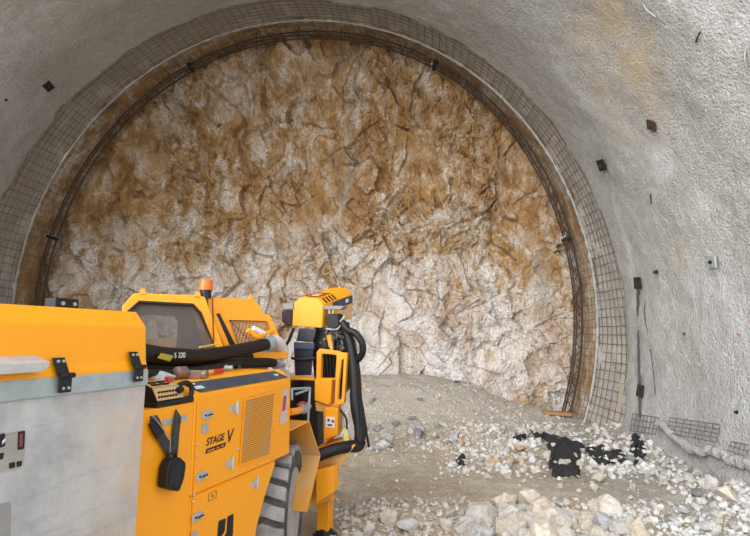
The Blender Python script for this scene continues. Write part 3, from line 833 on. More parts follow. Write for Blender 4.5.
for pts in ([(-4, 435), (5, 433), (5, 446), (-4, 449)], [(18, 432), (25, 430.5), (24, 449), (17.5, 450)], [(9, 463), (15, 461.8), (15, 467.5), (9, 468.7)], [(16.5, 461.5), (22, 460.4), (21.5, 466), (16.5, 467.2)], [(-4, 454), (4, 452.5), (3, 459), (-4, 460.5)]):
    mb = MB(); mb.prism(rounded([q2(*p) for p in pts], .004), LEFT * -.001); tag(mb.build('marking', black, dp), 'black mark on the plate')
mb = MB(); mb.prism([q2(2, 441), q2(5, 438), q2(5, 441), q2(2, 444.5)], LEFT * -.002); mb.build('highlight_mark', white, dp)
mb = MB(); mb.prism([q2(19.5, 434), q2(22.5, 433.3), q2(22, 446.5), q2(19.2, 447)], LEFT * -.002); mb.build('red_mark', paint('dull_red', (.22, .05, .05), .6), dp)
mb = MB(); mb.prism(rounded([q(-40, 513), q(11, 501.5), q(9, 560), q(-40, 575)], .012), LEFT * -.003)
mb.build('cover_plate', paint('grey_cover', (.30, .29, .28), .5, .2, (.22, .21, .20), .6, 8), sp)

# --- flank: step body with shelf, engine housing
us = uE - .05
zs = 1.532
mb = MB(); mb.box(mw(us, S0, .45), mw(2.60, 3.7, zs)); mb.build('step_body', yellow, mach, bevel=.008)
mb = MB(); mb.prism([side(163, 420, S0 - .003), side(187, 415, S0 - .003), side(187, 420.5, S0 - .003), side(163, 426, S0 - .003)], LEFT * .005)
mb.build('name_plate', zinc, mach)
uA, uB = 2.60, 3.79
ct = side(190, 387, S0 + .10)
prof2 = [(S0, 1.00), (S0, 1.565), (S0 + .09, 1.635), (3.6, 1.635), (3.7, 1.56), (3.7, 1.0)]
mb = MB()
mb.loft([mw(uA, p, z) for p, z in prof2], [mw(uB, p, z + .012 if z > 1.1 else z) for p, z in prof2])
hs = mb.build('engine_housing', yellow, mach, bevel=.012)
# lower flank with the front edge cut to clear the wheel
ar = [(275.5, 461), (264, 500), (257, 526), (254, 545), (250, 575)]
low = [mw(2.60, S0, 1.0)] + [mw(side(275.5, 461, S0).x + ROOT.x, S0, 1.0)] + [side(x, y, S0) for x, y in ar[1:]] + [mw(2.60, S0, .45)]
mb = MB(); mb.prism(low, LEFT * .25); mb.build('lower_flank', yellow, mach, bevel=.006)
# front tip of the upper flank beside the arch
tip = [mw(uA + .8, S0, 1.02), side(282, 440, S0), side(283.5, 434, S0), side(290, 422, S0), mw(uB, S0, 1.19), mw(uB, S0, 1.3), mw(uA + .8, S0, 1.3)]
# door panels on the flank
def door(pts, name, off=.006, mat=yellow, bev=.003, parent=mach, thick=None):
    mb = MB(); mb.prism([side(x, y, S0 - off) for x, y in pts], LEFT * (thick or off)); return mb.build(name, mat, parent, bevel=bev)
upper = door([(197.5, 402), (290.5, 382), (289, 422), (283, 433), (276, 459.5), (193.5, 494)], 'engine_door', .008)
lowd = door([(193.2, 497.5), (275.5, 463), (262, 505), (256, 530), (250, 570), (189, 612)], 'lower_door', .008)
mb = MB(); mb.prism([side(186, 388, S0 + .075), side(281, 371.5, S0 + .075), side(290.5, 379.5, S0 + .008), side(199, 396.5, S0 + .008)], Vector((0, -.006, .007)))
# decal lies on the chamfer
def cham(u, k, lift=.004):              # k 0 at lower edge .. 1 at upper
    p = S0 + .09 * k; z = 1.565 + .07 * k + .012 * (u - uA) / (uB - uA)
    return mw(u, p - .6 * lift, z + .8 * lift)
uu = [side(x, 390, S0).x + ROOT.x for x in (200, 289)]
mb = MB(); mb.prism([cham(uu[0] + .02, .14), cham(uu[1], .14), cham(uu[1] - .10, .93), cham(uu[0] - .06, .93)], Vector((0, -.002, .0025)))
dc = mb.build('decal_strip', decal, hs)
cx = Vector(cham(3, .1)) - Vector(cham(2.9, .1)); cy = cham(3, 1) - cham(3, 0)
text_obj('lettering', 'A|m', .034, cham(uu[1] - .16, .45, .008), cx, cy, white, dc)
mb = MB()
for k, w in ((.74, .03), (.5, .07), (.38, .08)): mb.prism([cham(uu[0] + .005, k, .007), cham(uu[0] + .005 + w, k, .007), cham(uu[0] + .005 + w, k + .09, .007), cham(uu[0] + .005, k + .09, .007)], Vector((0, -.001, .001)))
mb.build('small_print', white, dc)
# grille
gr = [(245, 400), (274, 392.5), (269, 453.5), (240, 463.5)]
mb = MB(); mb.prism([side(x, y, S0 - .010) for x, y in gr], LEFT * .002); gp = mb.build('vent_grille', paint('grille_dark', (.30, .12, .01), .7), upper)
mb = MB(); a, b, c, d = [side(x, y, S0 - .012) for x, y in gr]; nb = 30
for k in range(nb):
    t0, t1 = k / nb, (k + .55) / nb
    mb.prism([a.lerp(d, t0), b.lerp(c, t0), b.lerp(c, t1), a.lerp(d, t1)], LEFT * -.006)
mb.build('slats', yellow_dusty, gp)
mb = MB(); cen = (a + b + c + d) / 4
mb.ring([cen + (p - cen) * 1.06 for p in (a, b, c, d)], [cen + (p - cen) * 1.0 for p in (a, b, c, d)], LEFT * -.007); mb.build('grille_frame', yellow, gp)
# latches, hinges, rivets
def latch(px, py, parent):
    c = side(px, py, S0 - .009); mb = MB(); s = .029
    X = Vector((1, 0, .03)); 
    mb.prism([c + X * (dx * s) + UP * (dz * s) for dx, dz in ((-1.9, -.6), (-.6, -.9), (.7, -.9), (2.0, 0), (.7, .9), (-.6, .9), (-1.9, .6))], LEFT * -.008)
    l = mb.build('latch', chrome, parent, bevel=.002); mb = MB()
    mb.cyl(c - LEFT * .008, c - LEFT * .020, .015, 12); mb.build('lock_barrel', zinc, l)
    mb = MB(); mb.obox(c + X * .006 - LEFT * .022, X * .022, UP * .004, LEFT * .003); mb.cyl(c + X * -.026 - LEFT * .008, c + X * -.026 - LEFT * .013, .006, 8); mb.build('lever', blackm, l)
for px, py in ((207, 414.5), (201.5, 475.5)): latch(px, py, upper)
latch(197.5, 516, lowd)
def flag_hinge(px, py, parent):
    c = side(px, py, S0 - .009); mb = MB(); w, h = .056, .033
    mb.prism([c + Vector((-w, 0, -h * .6)), c + Vector((.01, 0, -h * .75)), c + Vector((.01, 0, h * .75)), c + Vector((-w, 0, h * .6))], LEFT * -.006)
    f = mb.build('door_hinge', chrome, parent, bevel=.002); mb = MB()
    mb.cyl(c + Vector((.016, -.006, -h * 1.3)), c + Vector((.016, -.006, h * 1.3)), .009, 10); mb.build('pin', chrome, f)
    mb = MB()
    for dz in (-.009, .009): screw(mb, c + Vector((-.03, -.006, dz)), (0, -1, 0), .005, .004)
    mb.build('screw', zinc, f)
for px, py in ((235, 408), (230.5, 463)): flag_hinge(px, py, upper)
flag_hinge(255.5, 483, lowd); 
mb = MB(); mb.prism([side(202, 424.5, S0 - .010), side(208.5, 423, S0 - .010), side(207.5, 432, S0 - .010), side(201, 433.5, S0 - .010)], LEFT * -.003); mb.build('lock_plate', zinc, upper)
mb = MB(); mb.prism([side(191, 533, S0 - .010), side(197.5, 530.5, S0 - .010), side(197, 541, S0 - .010), side(190.5, 543, S0 - .010)], LEFT * -.003); mb.build('lock_plate', zinc, lowd)
for px, py, par in ((197.5, 444.5, upper), (196.7, 455, upper), (193.8, 495, lowd), (193, 501.5, lowd), (241, 401, upper), (239.5, 412, upper), (251, 395, upper), (262, 391, upper), (277, 398, upper), (276, 408, upper), (275.5, 420, upper), (273.5, 430, upper), (238, 449, upper), (234.5, 475, upper), (250.5, 467.5, upper), (257.5, 464.5, upper), (271, 458, upper), (281, 385, upper)):
    mb = MB(); c = side(px, py, S0 - .009); mb.lathe(c, -LEFT, [(0, .0085), (.004, .008), (.008, .004)], 10); mb.build('rivet', chrome if px < 240 else yellow_dusty, par)
# lettering STAGE V
o0 = side(206, 446, S0 - .0095); o1 = side(224.5, 439.7, S0 - .0095)
tx = (o1 - o0); tx.y = 0
text_obj('lettering', 'STAGE', .060, o0, tx, UP, black, upper, shear=.25, bold=.0012)
text_obj('lettering', 'V', .112, side(225.8, 443.5, S0 - .0095), tx, UP, black, upper, shear=.25, bold=.0015)
a, b = side(205.2, 454, S0 - .0095), side(226, 446, S0 - .0095)
mb = MB(); mb.prism([a, a + (b - a) * .93 - UP * .002, b + UP * .024, a + UP * .026 + (b - a) * .05], LEFT * -.001); st = mb.build('lettering_bar', black, upper)
mb = MB()
for k in range(11):
    if k in (5, 8): continue
    t = .09 + k * .073; w = .045; p = a.lerp(b, t) + UP * .006 - LEFT * .0012; mb.prism([p, p + (b - a) * w, p + (b - a) * (w + .01) + UP * .009, p + (b - a) * .01 + UP * .009], LEFT * -.0005)
mb.build('small_print', yellow, st)
# sticker outline + logo
mb = MB(); s4 = [side(*p, S0 - .0092) for p in ((208.5, 494), (216.8, 490), (216.3, 498), (208, 502))]; cen = sum(s4, Vector()) / 4
mb.ring(s4, [cen + (p - cen) * .82 for p in s4], LEFT * -.001); mb.obox(cen, FWD * .008, UP * .008, LEFT * .001); mb.build('sticker', paint('brown_print', (.35, .15, .02)), lowd)
mb = MB(); q3 = lambda x, y: side(x, y, S0 - .0095)
mb.prism(rounded([q3(218.5, 521), q3(226, 518), q3(224.5, 532), q3(221, 536.5), q3(217, 538.5)], .010), LEFT * -.001)
mb.prism(rounded([q3(227.5, 516.5), q3(233.5, 513.5), q3(233, 533), q3(230.5, 545), q3(224, 549), q3(217, 552), q3(217.2, 541), q3(223.5, 538), q3(226.5, 532)], .006), LEFT * -.001)
mb.build('logo', black, lowd)
# reflector slot and coupling bay beyond the housing
mb = MB(); mb.prism([side(283.2, 390, S0 - .0095), side(288.5, 388.8, S0 - .0095), side(286.5, 421.5, S0 - .0095), side(279.5, 424.5, S0 - .0095)], LEFT * -.001)
mk = mb.build('marker_slot', paint('slot_grey', (.55, .48, .42), .6, 0, (.35, .28, .22), .6, 20), upper)
mb = MB(); mb.prism([side(283.5, 396, S0 - .0105), side(286.5, 395.3, S0 - .0105), side(285.3, 410, S0 - .0105), side(282, 411.5, S0 - .0105)], LEFT * -.001); mb.build('red_marker', red, mk)

# --- wheels (front pair steered, rear pair hidden by the panel)
def chevron_tread(mb, R, w, n):
    for k in range(n):
        a0 = 2 * pi * k / n; st = [(-.5, .0), (-.28, .10), (0, .30), (.28, .10), (.5, .0)]; arc = .66 * 2 * pi / n
        inn, out = [], []
        ring_a = []; 
        for rr in (R - .045, R):
            lo = [(s * w, a0 + off * 2 * pi / n) for s, off in st]; hi = [(s * w, a0 + off * 2 * pi / n + arc) for s, off in reversed(st)]
            ring_a.append([Vector((rr * sin(a), y, rr * cos(a))) for y, a in lo + hi])
        A, B = ring_a; m = len(A)
        vs = A + B; fs = [(i, (i + 1) % m, m + (i + 1) % m, m + i) for i in range(m)]
        fs += [(m + i, m + i + 1, m + m - 2 - i, m + m - 1 - i) for i in range(len(st) - 1)]
        mb.add(vs, fs)
def make_wheel(u, p, steer, name='wheel'):
    wh = empty(name, mw(u, p, .50), steer); wh.parent = mach; R, w = .515, .32
    mb = MB(); mb.lathe((0, 0, 0), (0, 1, 0), [(-w * .36, .305), (-w * .47, .335), (-w * .53, .40), (-w * .50, .465), (-w * .46, R - .035), (w * .46, R - .035), (w * .50, .465), (w * .53, .40), (w * .47, .335), (w * .36, .305)], 48)
    mb.build('tyre', tyre_m, wh); mb = MB(); chevron_tread(mb, R, w, 22); mb.build('tread', tread_m, wh, bevel=.008)
    mb = MB(); mb.lathe((0, 0, 0), (0, 1, 0), [(-w * .40, .28), (-w * .47, .335), (-w * .36, .33), (-w * .28, .285), (-w * .02, .26), (-w * .02, .12), (-w * .26, .10), (-w * .28, .02), (0.1, .02), (.1, .3)], 40)
    mb.build('rim', rim_m, wh); mb = MB()
    for k in range(8):
        a = 2 * pi * k / 8; mb.cyl((.18 * sin(a), -w * .10, .18 * cos(a)), (.18 * sin(a), -w * .22, .18 * cos(a)), .016, 6)
    mb.build('wheel_nuts', zinc, wh); return wh
make_wheel(3.98, 2.22, radians(18))
make_wheel(3.98, 3.55, radians(18)); make_wheel(1.3, 3.55, 0)
make_wheel(1.3, 2.24, 0)
# underframe
mb = MB(); mb.box(mw(.4, 2.5, .48), mw(4.5, 3.3, .95)); mb.build('chassis', yellow_dusty, mach)
mb = MB(); mb.box(mw(.3, 1.95, .6), mw(uE - .05, 3.7, 1.70)); mb.build('hopper', yellow_dusty, mach)
for u in (1.3, 3.98):
    mb = MB(); mb.cyl(mw(u, 2.25, .535), mw(u, 3.5, .535), .08, 14); mb.build('axle', blackm, mach)

# --- front mudguard
pe = S0
A1, A2, A3 = side(309, 422, pe), side(320, 456, pe), side(307, 512, pe)
A0 = side(284, 434, pe); 
mb = MB(); w = LEFT * .62; th = Vector((.008, 0, .006))
for P, Q in ((A0, A1), (A1, A2), (A2, A3)):
    n = (Q - P).cross(LEFT).normalized() * .010
    mb.prism([P, Q, Q + w, P + w], n)
mb.build('mudguard', yellow_dusty, mach)

# --- coupling bay
D = 5.0
def dq(px, py, Y=D): return depth(px, py, Y)
uy = lambda px, py, u: cross(px, py, u)
mb = MB(); a = side(292, 386, 2.15); b = side(312, 421, 2.15)
mb.prism([side(292, 381, 2.55), side(314, 379, 2.55), side(315, 424, 2.55), side(292, 424, 2.55)], LEFT * .3); mb.build('valve_bay', blackm, mach)
mb = MB()
for P, Q in (((292, 389), (310, 388)), ((310, 388), (308, 421)), ((296, 394), (310, 389)), ((292, 389), (292, 400))): mb.cyl(side(*P, 2.2), side(*Q, 2.2), .011, 8)
mb.build('guard_frame', zinc, mach)
mb = MB(); mb.tube(smooth_path([side(289, 412, 2.15), side(297, 411, 2.15), side(303, 409, 2.2)], 4), .03, 10); vv = mb.build('valve_pipe', yellow, mach)
mb = MB(); mb.cyl(side(300, 410, 2.17), side(308, 406, 2.2), .034, 12); mb.cyl(side(303, 409, 2.16), side(305, 408, 2.16), .045, 12); mb.build('pipe_coupling', zinc, vv)
mb = MB(); mb.tube(smooth_path([side(298, 405, 2.13), side(302, 402.5, 2.13), side(306, 403.5, 2.13)], 4), .011, 8); mb.build('valve_handle', red, vv)

# --- cab turned towards the camera
cd = Vector((sin(radians(64) - YAW), cos(radians(64) - YAW), 0)); cn = Vector((-cd.y, cd.x, 0))   # along the window, away from camera
CP = at_plane(170, 300, CC + Vector((CF.x, CF.y, 0)).normalized() * 4.5, Vector((CF.x, CF.y, 0)))
def cabq(px, py, back=0.0): return to_m(at_plane(px, py, CP + cn * back, cn))
cnl = Vector((cn.dot(MF), cn.dot(ML), 0)); cdl = Vector((cd.dot(MF), cd.dot(ML), 0))
outer = [(122, 366), (122.5, 306), (134, 293), (198.5, 295.3), (205, 297), (231, 366)]
inner = [(129, 353), (129, 311), (139, 302), (193, 305), (200, 313), (217, 353)]
mb = MB(); mb.ring([cabq(*p) for p in outer], [cabq(*p) for p in inner], cnl * .05); cab = mb.build('cab_frame', yellow, mach, bevel=.008)
mb = MB(); mb.tube([cabq(*p) - cnl * .004 for p in inner], .014, 8, closed=True); mb.build('window_seal', black, cab)
mb = MB(); mb.prism([cabq(*p) + cnl * .02 for p in inner], cnl * .006); mb.build('window_pane', glass, cab)
co_ = [cabq(*p) for p in outer]
mb = MB(); 
for i in (1, 2, 3):
    a, b = co_[i], co_[i + 1]; n = (b - a).cross(cnl).normalized()
    n = n * (.02 if n.z < 0 else -.02)
    mb.prism([a + cnl * .05, b + cnl * .05, b + cnl * 1.05, a + cnl * 1.05], n)
mb.build('cab_roof', yellow, cab)
mb = MB(); ib = [co_[i] + cnl * 1.0 for i in range(6)]; cen = sum(ib, Vector()) / 6
iq = [(134, 350), (140, 318), (145, 315), (174, 316), (178, 321), (176, 352)]
inb = [cabq(px, py, 1.0) for px, py in iq]
mb.ring([p for p in ib], inb, cnl * .05); mb.build('cab_back_wall', grey_in, cab)
mb = MB(); mb.prism([p + cnl * .02 for p in inb], cnl * .006); mb.build('window_pane', glass, cab)
mb = MB(); a, b = co_[5], co_[4]
mb.prism([co_[4] + cnl * .06, co_[5] + cnl * .06, co_[5] + cnl * 1.0, co_[4] + cnl * 1.0], cdl * -.02); mb.build('cab_side', grey_in, cab)
mb = MB(); mb.prism([co_[0] + cnl * .06, co_[1] + cnl * .06, co_[1] + cnl * 1.0, co_[0] + cnl * 1.0], cdl * .02); mb.build('cab_side', grey_in, cab)
mb = MB(); mb.prism([co_[0] , co_[5], co_[5] + cnl * 1.05, co_[0] + cnl * 1.05], UP * -.25); mb.build('cab_floor', yellow_dusty, cab)
# inside: slanted tan strut and console
mb = MB(); mb.prism([cabq(191, 306, .3), cabq(196, 308, .3), cabq(205, 330, .3), cabq(203, 333, .3), cabq(198, 327, .3)], cnl * .03); mb.build('inner_pillar', tan, cab)
mb = MB(); mb.prism([cabq(144, 337.5, .25), cabq(175, 338.5, .25), cabq(175, 356, .25), cabq(144, 356, .25)], cnl * .3); cs = mb.build('console', tan, cab, bevel=.008)
mb = MB(); mb.prism([cabq(148, 334, .3), cabq(158, 334.5, .3), cabq(158, 337.8, .3), cabq(148, 337.5, .3)], cnl * .15); mb.build('paper_pad', white, cs)
mb = MB(); mb.prism([cabq(158.5, 335, .3), cabq(167, 335.3, .3), cabq(167, 337.5, .3), cabq(158.5, 337.5, .3)], cnl * .1); mb.build('switch_bar', black, cs)
for px, py in ((143, 289.5), (198, 292.5)):
    mb = MB(); c = cabq(px, py + 2); s = .028
    mb.prism([c + cdl * (x * s) + UP * (z * s) for x, z in ((-1.1, -1.2), (1.1, -1.2), (.6, .7), (0, 1.1), (-.6, .7))], cnl * .03); mb.build('lifting_eye', yellow, cab, bevel=.003)
mb = MB(); c = cabq(169.5, 303.4); mb.obox(c, cdl * .02, UP * .008, cnl * .012); mb.build('latch', black, cab)
# right hand engine screen
d2 = Vector((sin(radians(50) - YAW), cos(radians(50) - YAW), 0)); n2 = Vector((-d2.y, d2.x, 0)); SP = CP + cd * 0; SP = at_plane(207, 310, CP + cn * .06, cn)
def scq(px, py, back=0.0): return to_m(at_plane(px, py, SP + n2 * back, n2))
n2l = Vector((n2.dot(MF), n2.dot(ML), 0)); d2l = Vector((d2.dot(MF), d2.dot(ML), 0))
mb = MB(); so = [(219, 315), (223, 312), (264.5, 314), (270, 315), (289, 358), (240, 362)]
si = [(229, 320), (230, 320), (265, 321), (268, 322), (281, 352), (240, 352)]
mb.ring([scq(*p) for p in so], [scq(*p) for p in si], n2l * .04); scr = mb.build('engine_screen', yellow, mach, bevel=.005)
mb = MB(); mb.prism([scq(*p) for p in ((207, 297), (252.5, 299.3), (258, 303), (264.5, 314.5), (218, 314), (212, 330))], n2l * .04); mb.build('screen_top', yellow, scr, bevel=.006)
mb = MB(); mb.prism([scq(*p, .05) for p in ((207, 297), (252.5, 299.3), (264.5, 314.5), (270, 315), (289, 358), (231, 362))], n2l * .5); mb.build('screen_box', yellow_dusty, scr)
mb = MB(); a, b, c, d = scq(229, 320, .03), scq(268, 322, .03), scq(281, 352, .03), scq(240, 352, .03)
for i in range(13):
    t = i / 12
    for s in (0, 1):
        p = a.lerp(b, t); t2 = t + (.5 if s else -.5); 
        f = 1.0
        if t2 > 1: f = (1 - t) / .5
        if t2 < 0: f = t / .5
        if f < .05: continue
        e = a.lerp(b, t + (t2 - t) * f).lerp(d.lerp(c, t + (t2 - t) * f), f); mb.tube([p, e], .007, 4)
        if f < 1 : continue
for i in range(7):
    t = i / 6
    for s in (0, 1):
        lo = a.lerp(d, t) if s else b.lerp(c, t); t1 = 1.0; x1 = min(1, (1 - t) * .5)
        e = a.lerp(b, x1).lerp(d.lerp(c, x1), 1) if s else a.lerp(b, 1 - x1).lerp(d.lerp(c, 1 - x1), 1); mb.tube([lo, e], .007, 4)
tag(mb.build('expanded_mesh', paint('dusty_mesh', (.60, .38, .20), .7, 0, (.45, .25, .10), .6, 9), scr), 'dusty diamond mesh')
mb = MB(); c = scq(251.5, 298); s = .028
mb.prism([c + d2l * (x * s) + UP * (z * s) for x, z in ((-1.1, -1.2), (1.1, -1.2), (.6, .7), (0, 1.1), (-.6, .7))], n2l * .03); mb.build('lifting_eye', yellow, scr, bevel=.003)
mb = MB(); mb.prism([scq(*p, -.02) for p in ((217, 314), (219.5, 313), (236, 346), (231, 346))], n2l * .03); mb.build('post_shadow_gap', blackm, scr)
mb = MB(); mb.prism([scq(*p, -.03) for p in ((212, 318), (217, 315), (232, 350), (226, 350))], n2l * .03); mb.build('post', yellow, scr, bevel=.004)
# beacon
bc = cabq(205.5, 297, .06)
bz = (cabq(205, 279, .06).z - bc.z)
mb = MB(); mb.lathe(bc, UP, [(-.01, .05), (.06, .05), (.06, .044), (.065, .044)], 24); be = mb.build('beacon_base', blackm, cab)
mb = MB(); mb.lathe(bc, UP, [(.062, .062), (.075, .063), (bz * .8, .058), (bz * .95, .05), (bz, .03)], 24); mb.build('beacon_lens', orange, be)
mb = MB(); path = []
for k in range(160):
    t = k / 159; c = cabq(212.5 + 1.5 * t, 298 + 44 * t, -.03); a = k * .9; path.append(c + Vector((cos(a), 0, sin(a) * .3)) * .010)
mb.tube(path, .004, 5); mb.build('coil_cable', black, be)

# --- hoses over the housing
def hose(pts, r, name, mat=black, n=12, parent=mach, sub=8):
    mb = MB(); P = smooth_path(pts, sub); mb.tube(P, r, n); return mb.build(name, mat, parent), P
h1, P1 = hose([side(132, 350, 2.42), side(160, 355, 2.45), side(190, 356.5, 2.48), side(205, 356, 2.5), side(235, 351, 2.52), side(258, 346, 2.55), side(271, 343, 2.56)], .056, 'delivery_hose')
mb = MB(); c, d = side(150, 353, 2.43), side(166, 356, 2.46); mb.tube([c.lerp(d, k / 4) + Vector((0, -.003, -.010)) for k in range(5)], .0565, 12); 
mb2 = MB(); ax = (d - c); up2 = UP * .018
mb2.prism([c + Vector((0, -.058, -.030)), d + Vector((-.03, -.058, -.034)), d + Vector((.0, -.060, .002)), c + Vector((.03, -.060, .0))], LEFT * -.002); mb2.build('yellow_patch', dusty_yel_tape, h1)
c = side(174, 358, 2.40); text_obj('chalk_marks', '5 320', .05, c, side(192, 357, 2.40) - c, UP, white, h1)
mb = MB()
for k in range(14): t = 200 + k * 1.6; p = side(t, 354 - (t - 200) * .2, 2.47) + Vector((0, 0, .05)); mb.obox(p, FWD * (.006 + .004 * (k % 3)), LEFT * .008, UP * .004)
mb.build('mortar_splash', dusty_yel_tape, h1)
hose([side(130, 367, 2.5), side(190, 368, 2.55), side(235, 363.5, 2.6), side(277, 362.5, 2.62)], .046, 'return_hose')
hose([side(130, 373, 2.3), side(165, 373.5, 2.32), side(195, 370.5, 2.4), side(240, 362, 2.5)], .026, 'feed_hose')
hose([side(143, 355, 2.7), side(190, 360, 2.7), side(250, 357, 2.7)], .04, 'air_hose')
# elbow and clamp
mb = MB(); P = smooth_path([side(266, 344, 2.55), side(274, 341, 2.56), side(280, 346, 2.58), side(282, 356, 2.6), side(280, 364, 2.6)], 5); mb.tube(P, .062, 14)
el = mb.build('pipe_elbow', white, mach); mb = MB(); mb.cyl(side(266, 344.5, 2.55), side(270.5, 343, 2.55), .078, 18); mb.build('clamp_ring', zinc, el); mb = MB(); mb.cyl(side(275, 364, 2.6), side(281, 362, 2.6), .055, 16); mb.build('clamp_ring', zinc, el)
mb = MB(); mb.tube(smooth_path([side(248, 330, 2.6), side(252, 333, 2.58), side(258, 337, 2.55), side(264, 335, 2.55), side(273, 331, 2.55)], 5), .024, 10); mb.build('clamp_lever', yellow, el)
mb = MB(); mb.tube(smooth_path([side(253, 328.5, 2.6), side(260, 332, 2.57), side(267, 336, 2.55)], 5), .028, 10); mb.build('clamp_jaw', white, el)
mb = MB(); mb.prism([side(250, 351, 2.75), side(268, 347, 2.75), side(268, 375, 2.75), side(250, 375, 2.75)], LEFT * .2); mb.build('pipe_support', yellow, mach, bevel=.006)

# --- front chassis, outrigger
F = 5.25
mb = MB(); Y0 = 5.14
a = [depth(*p, Y0) for p in ((316, 458), (338, 449), (356, 444.5), (341, 466), (337, 484), (331, 500), (312, 507), (308, 500))]
mb.prism(a, FWD * .45 + LEFT * .25); mb.build('front_beam', yellow_dusty, mach, bevel=.008)
mb = MB(); a = [depth(*p, 4.98) for p in ((316, 470), (333, 466), (334, 492), (316, 504))]; mb.prism(a, FWD * .12); mb.build('beam_bracket', yellow, mach, bevel=.006)
ft = depth(325, 531, 5.3); wl = world(ft); gzf = gz(wl.x, wl.y)
legc = depth(326, 505, 5.3); legc = Vector((ft.x, ft.y, 0)) 
mb = MB(); mb.box(Vector((ft.x - .06, ft.y - .06, gzf + .06)), Vector((ft.x + .06, ft.y + .06, .62))); lg = mb.build('outrigger_leg', yellow, mach, bevel=.006)
mb = MB(); mb.box(Vector((ft.x - .095, ft.y - .11, .34)), Vector((ft.x + .095, ft.y + .11, .43))); mb.build('leg_collar', yellow, lg, bevel=.006)
mb = MB(); mb.cyl(Vector((ft.x, ft.y - .11, .40)), Vector((ft.x, ft.y - .15, .44)), .04, 12); mb.build('leg_bolt', zinc, lg)
mb = MB(); mb.lathe(Vector((ft.x, ft.y, gzf - .03)), UP, [(0, .13), (.03, .135), (.07, .09), (.12, .05)], 18); mb.build('outrigger_foot', blackm, lg)

# --- boom head
Yn, Yf = 5.55, 6.15
dn = lambda px, py: depth(px, py, Yn)
near = [(293, 304), (300.3, 297.3), (318, 299), (323.5, 304.5), (321.8, 328), (292, 326)]
far = [(327, 293), (333, 287.5), (346.5, 287.8), (352.3, 294), (352, 319), (327, 321)]
mb = MB(); A = [dn(*p) for p in near]; B = [depth(*p, Yf) for p in far]
mb.loft(A, B); bh = mb.build('boom_head', yellow, mach, bevel=.010)
def onside(k0, k1, s, t):            # point on face between profile corners k0,k1; s along the boom, t across
    return A[k0].lerp(B[k0], s).lerp(A[k1].lerp(B[k1], s), t)
def patch(k0, k1, s0, s1, t0, t1, h, mbx):
    q = [onside(k0, k1, s, t) for s, t in ((s0, t0), (s1, t0), (s1, t1), (s0, t1))]
    n = (q[1] - q[0]).cross(q[3] - q[0]).normalized(); cen = sum(A + B, Vector()) / 12
    if n.dot(q[0] - cen) < 0: n = -n
    mbx.prism([p + n * .002 for p in q], n * h)
mb = MB(); patch(3, 4, .30, 1.0, .04, .36, .003, mb); dcb = mb.build('decal_strip', decal, bh)
mb = MB(); patch(3, 4, .74, .84, .12, .26, .006, mb); mb.build('small_print', white, dcb)
mb = MB(); patch(3, 4, .48, .98, .40, .98, .003, mb); mb.build('dusty_cover', paint('dusty_ochre', (.62, .40, .20), .7, 0, (.75, .35, .06), .8, 6), bh)
mb = MB()
for k in range(4): patch(1, 2, .10 + .10 * k, .14 + .10 * k, .1, .95, .004, mb); patch(2, 3, .10 + .10 * k, .14 + .10 * k, .1, .95, .004, mb)
mb.build('vent_slots', black, bh)
mb = MB(); patch(1, 2, .20, .32, .3, .7, .008, mb); mb.build('cover_strap', tan, bh)
for pts, vis, nm in (([(281.5, 312), (284, 310), (292, 311), (292, 325), (288, 326), (282, 322)], [(282, 303.5), (293, 303), (293, 309), (284, 309)], 'left'),
                 ([(326, 314), (338, 313.5), (339, 326), (334, 329), (327, 327)], [(324, 305.5), (344, 306), (340, 309.5), (324, 309)], 'right')):
    mb = MB(); mb.prism([depth(*p, Yn - (.0 if nm == 'left' else .02)) for p in pts], FWD * .13); lm = mb.build('work_lamp', black, mach, bevel=.008)
    mb = MB(); mb.prism([depth(*p, Yn - .02) for p in vis], FWD * .12); mb.build('lamp_visor', paint('visor_grey', (.22, .21, .20), .5, 0, (.32, .27, .22), .6, 9), lm)
mb = MB()
for a, b in (((329, 309), (329.5, 314)), ((333, 309), (333, 314)), ((340, 322), (345, 316)), ((326, 329), (337, 329.5)), ((337, 329.5), (344, 322))):
    mb = MB(); mb.cyl(depth(*a, 5.55), depth(*b, 5.55), .010, 8); mb.build('lamp_bracket', zinc, mach)
# motor and hydraulic block
mb = MB(); mb.loft([depth(*p, 5.55) for p in ((299, 328), (317, 329), (313.5, 342), (296.5, 341))], [depth(*p, 5.75) for p in ((299, 328), (317, 329), (313.5, 342), (296.5, 341))]); mb.build('motor_cowl', navy, mach, bevel=.010)
mb = MB(); mb.loft([depth(*p, 5.5) for p in ((293.6, 342), (314, 343), (311.5, 375), (295, 375.5))], [depth(*p, 5.8) for p in ((293.6, 342), (314, 343), (311.5, 375), (295, 375.5))]); mt = mb.build('motor_block', navy, mach, bevel=.010)
mb = MB(); mb.prism([depth(*p, 5.47) for p in ((294, 342), (314, 343), (313.6, 349), (294, 348.4))], FWD * .03); mb.build('motor_band', paint('band_blue', (.03, .05, .085), .4), mt)
hose([depth(292, 358, 5.5), depth(300, 359.5, 5.46), depth(315, 358, 5.46)], .015, 'control_line', n=8)
hose([depth(294, 328, 5.6), depth(288, 342, 5.6), depth(280, 352, 5.6), depth(270, 358, 5.6)], .018, 'control_line', n=8)
mb = MB(); mb.prism([depth(*p, 5.7) for p in ((315, 326), (346, 322), (349, 352), (350, 385), (338, 400), (316, 400), (312, 350))], FWD * .1); mb.build('slewing_block', blackm, mach)
mb = MB()
RB = random.Random(3)
for k in range(26):
    x = RB.uniform(322, 344); y = RB.uniform(326, 350); c = depth(x, y, 5.62); d = Vector((RB.uniform(-1, 1), RB.uniform(-1, 1), RB.uniform(-1, 1))).normalized() * RB.uniform(.02, .05)
    mb.cyl(c - d, c + d, RB.uniform(.010, .022), 8)
